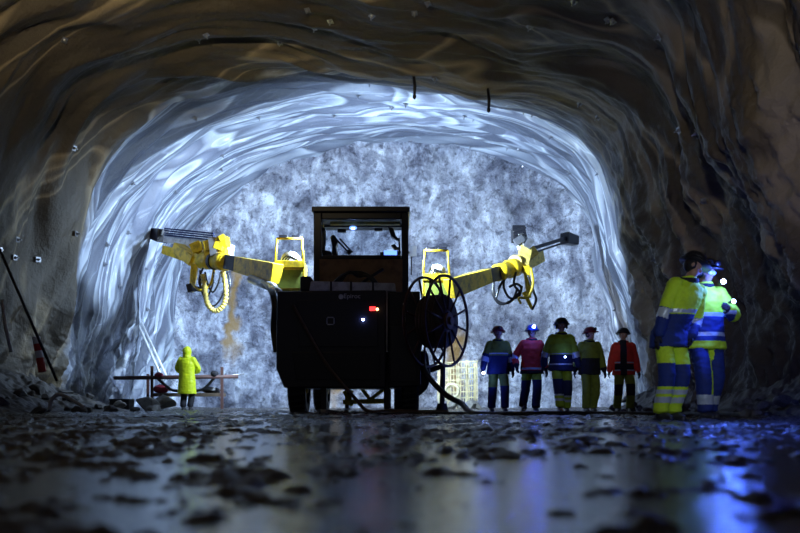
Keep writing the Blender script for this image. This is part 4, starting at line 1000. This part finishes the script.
# raincoat worker seen from behind
x, y = XY(187, 21.3)
p8 = person('person in long bright yellow hooded raincoat seen from behind beside the rack', x, y, 1.72, PI,
       {-1: (-.10, 0, 0), 1: (.10, .02, 0)}, {-1: (-.16, -.30, 1.08), 1: (.16, -.30, 1.08)},
       ([M['hyb'], M['hyb']], lambda *a: 0), trousers(M['darkcloth'], M['darkcloth'], M['darkcloth'], False), 'hood', headrot=(-.15, 0, 0), coat=True, elbow={-1: (-.8, .3, -.6), 1: (.8, .3, -.6)})

# hand and chest lamps
def torch(w, d, label, mlens, scale=1., power=0, col=(.1, .2, 1.)):
    d = Vector(d).normalized(); bm = B(); cyl(bm, w-d*.05, w+d*.04, .02*scale, .028*scale, 14); t = obj('hand_lamp', bm, M['black'], None, False, loc=w)
    bm = B(); cyl(bm, w+d*.04, w+d*.048, .026*scale, .026*scale, 14); obj('lamp_lens', bm, mlens, t)
    tag(t, label, 'lamp')
    if power: point('lamp_light', w+d*.24, power, col, .03)
BL = (.06, .14, 1.)
w = p1['world'](p1[-1]['W'])+Vector((.0, -.06, -.08)); torch(w, (0, -1, .05), 'small bright blue-white hand lamp held by the walker nearest the reel', M['lampblue'], 1.2, 3, BL)
w = p2['world'](p2['hp'](0, -.34, .12)); point('headlamp_light', w, 9, BL, .035)
w = p3['world'](Vector((-.02+.06, -.20, 1.06))); torch(w, (0, -1, .1), 'small blue lamp worn at the waist of the tallest walker', M['lampcyan'], .8, .7, BL)
w = p7['world'](p7[1]['W']+Vector((.0, -.07, .07))); torch(w, (.1, -1, .0), 'small blue lamp held up in the glove of the near right worker', M['lampblue'], .8, 2, BL)
w = p7['world'](p7['hp'](.07, -.17, -.10)); torch(w, (.1, -1, .0), 'bright blue-white lamp beside the chin of the near right worker', M['lampblue'], 1.1, 30, BL)

# ------------------------------------------------------------ light
CW = (.56, .76, 1.0)
spot('cab_work_and_fill_light', (-.65, YC+1.9, 4.50), (-.4, 27.5, 3.4), 3500, CW, 174, .8, .07)
spot('cab_work_and_fill_light', (-1.75, YC+1.9, 4.50), (-8, 22.5, 2.0), 1500, CW, 125, .9, .07)  # this second one is added fill, to brighten the left wall
spot('basket_light_right', P(441, 244, 19.9)+Vector((0, .3, .1)), (6.5, 25, 2.0), 420, CW, 110, .9, .06)
spot('under_light', (-.75, 19.0, .85), (-.75, 21.6, 0), 70, (1., .82, .35), 100, .5, .05)
spot('front_drive_light', (-.6, 21.2, 1.5), (1.8, 26, .3), 260, (1., .86, .5), 120, .5, .06)
# unseen fill spots added above the camera, for the near lining
spot('unseen_fill_spot', (-2.5, 2.0, 5.5), (-4, 14, 10.5), 2600, (1., .82, .5), 66, 1., .3)
spot('unseen_fill_spot', (0, 1.0, 5.5), (6.2, 10.5, 5.6), 700, (1., .93, .85), 52, 1., .3)
spot('pair_fill_spot', (.9, -.6, 1.7), (3.3, 8.8, 1.0), 340, (.75, .86, 1.), 17, .9, .06)  # unseen spot added on the camera side to brighten the near pair
wd = bpy.data.worlds.new('dark'); scene.world = wd; wd.use_nodes = True; wd.node_tree.nodes['Background'].inputs[0].default_value = (.7, .72, .9, 1); wd.node_tree.nodes['Background'].inputs[1].default_value = .05

# ------------------------------------------------------------ camera
cd = bpy.data.cameras.new('camera'); cam = bpy.data.objects.new('camera', cd); link(cam)
cam.location = (0, 0, ZC); cam.rotation_euler = (PI/2, 0, 0); cd.sensor_width = 36; cd.lens = F*36/800; cd.shift_y = (402.5-266.5)/800
cd.clip_start = .05; cd.clip_end = 200
cd.dof.use_dof = True; cd.dof.focus_distance = 16.5; cd.dof.aperture_fstop = 1.8
scene.camera = cam
scene.view_settings.view_transform = 'Standard'; scene.view_settings.look = 'None'; scene.view_settings.gamma = 1; scene.view_settings.use_curve_mapping = False
scene.view_settings.exposure = 0.85
scene.cycles.sample_clamp_indirect = 4.0
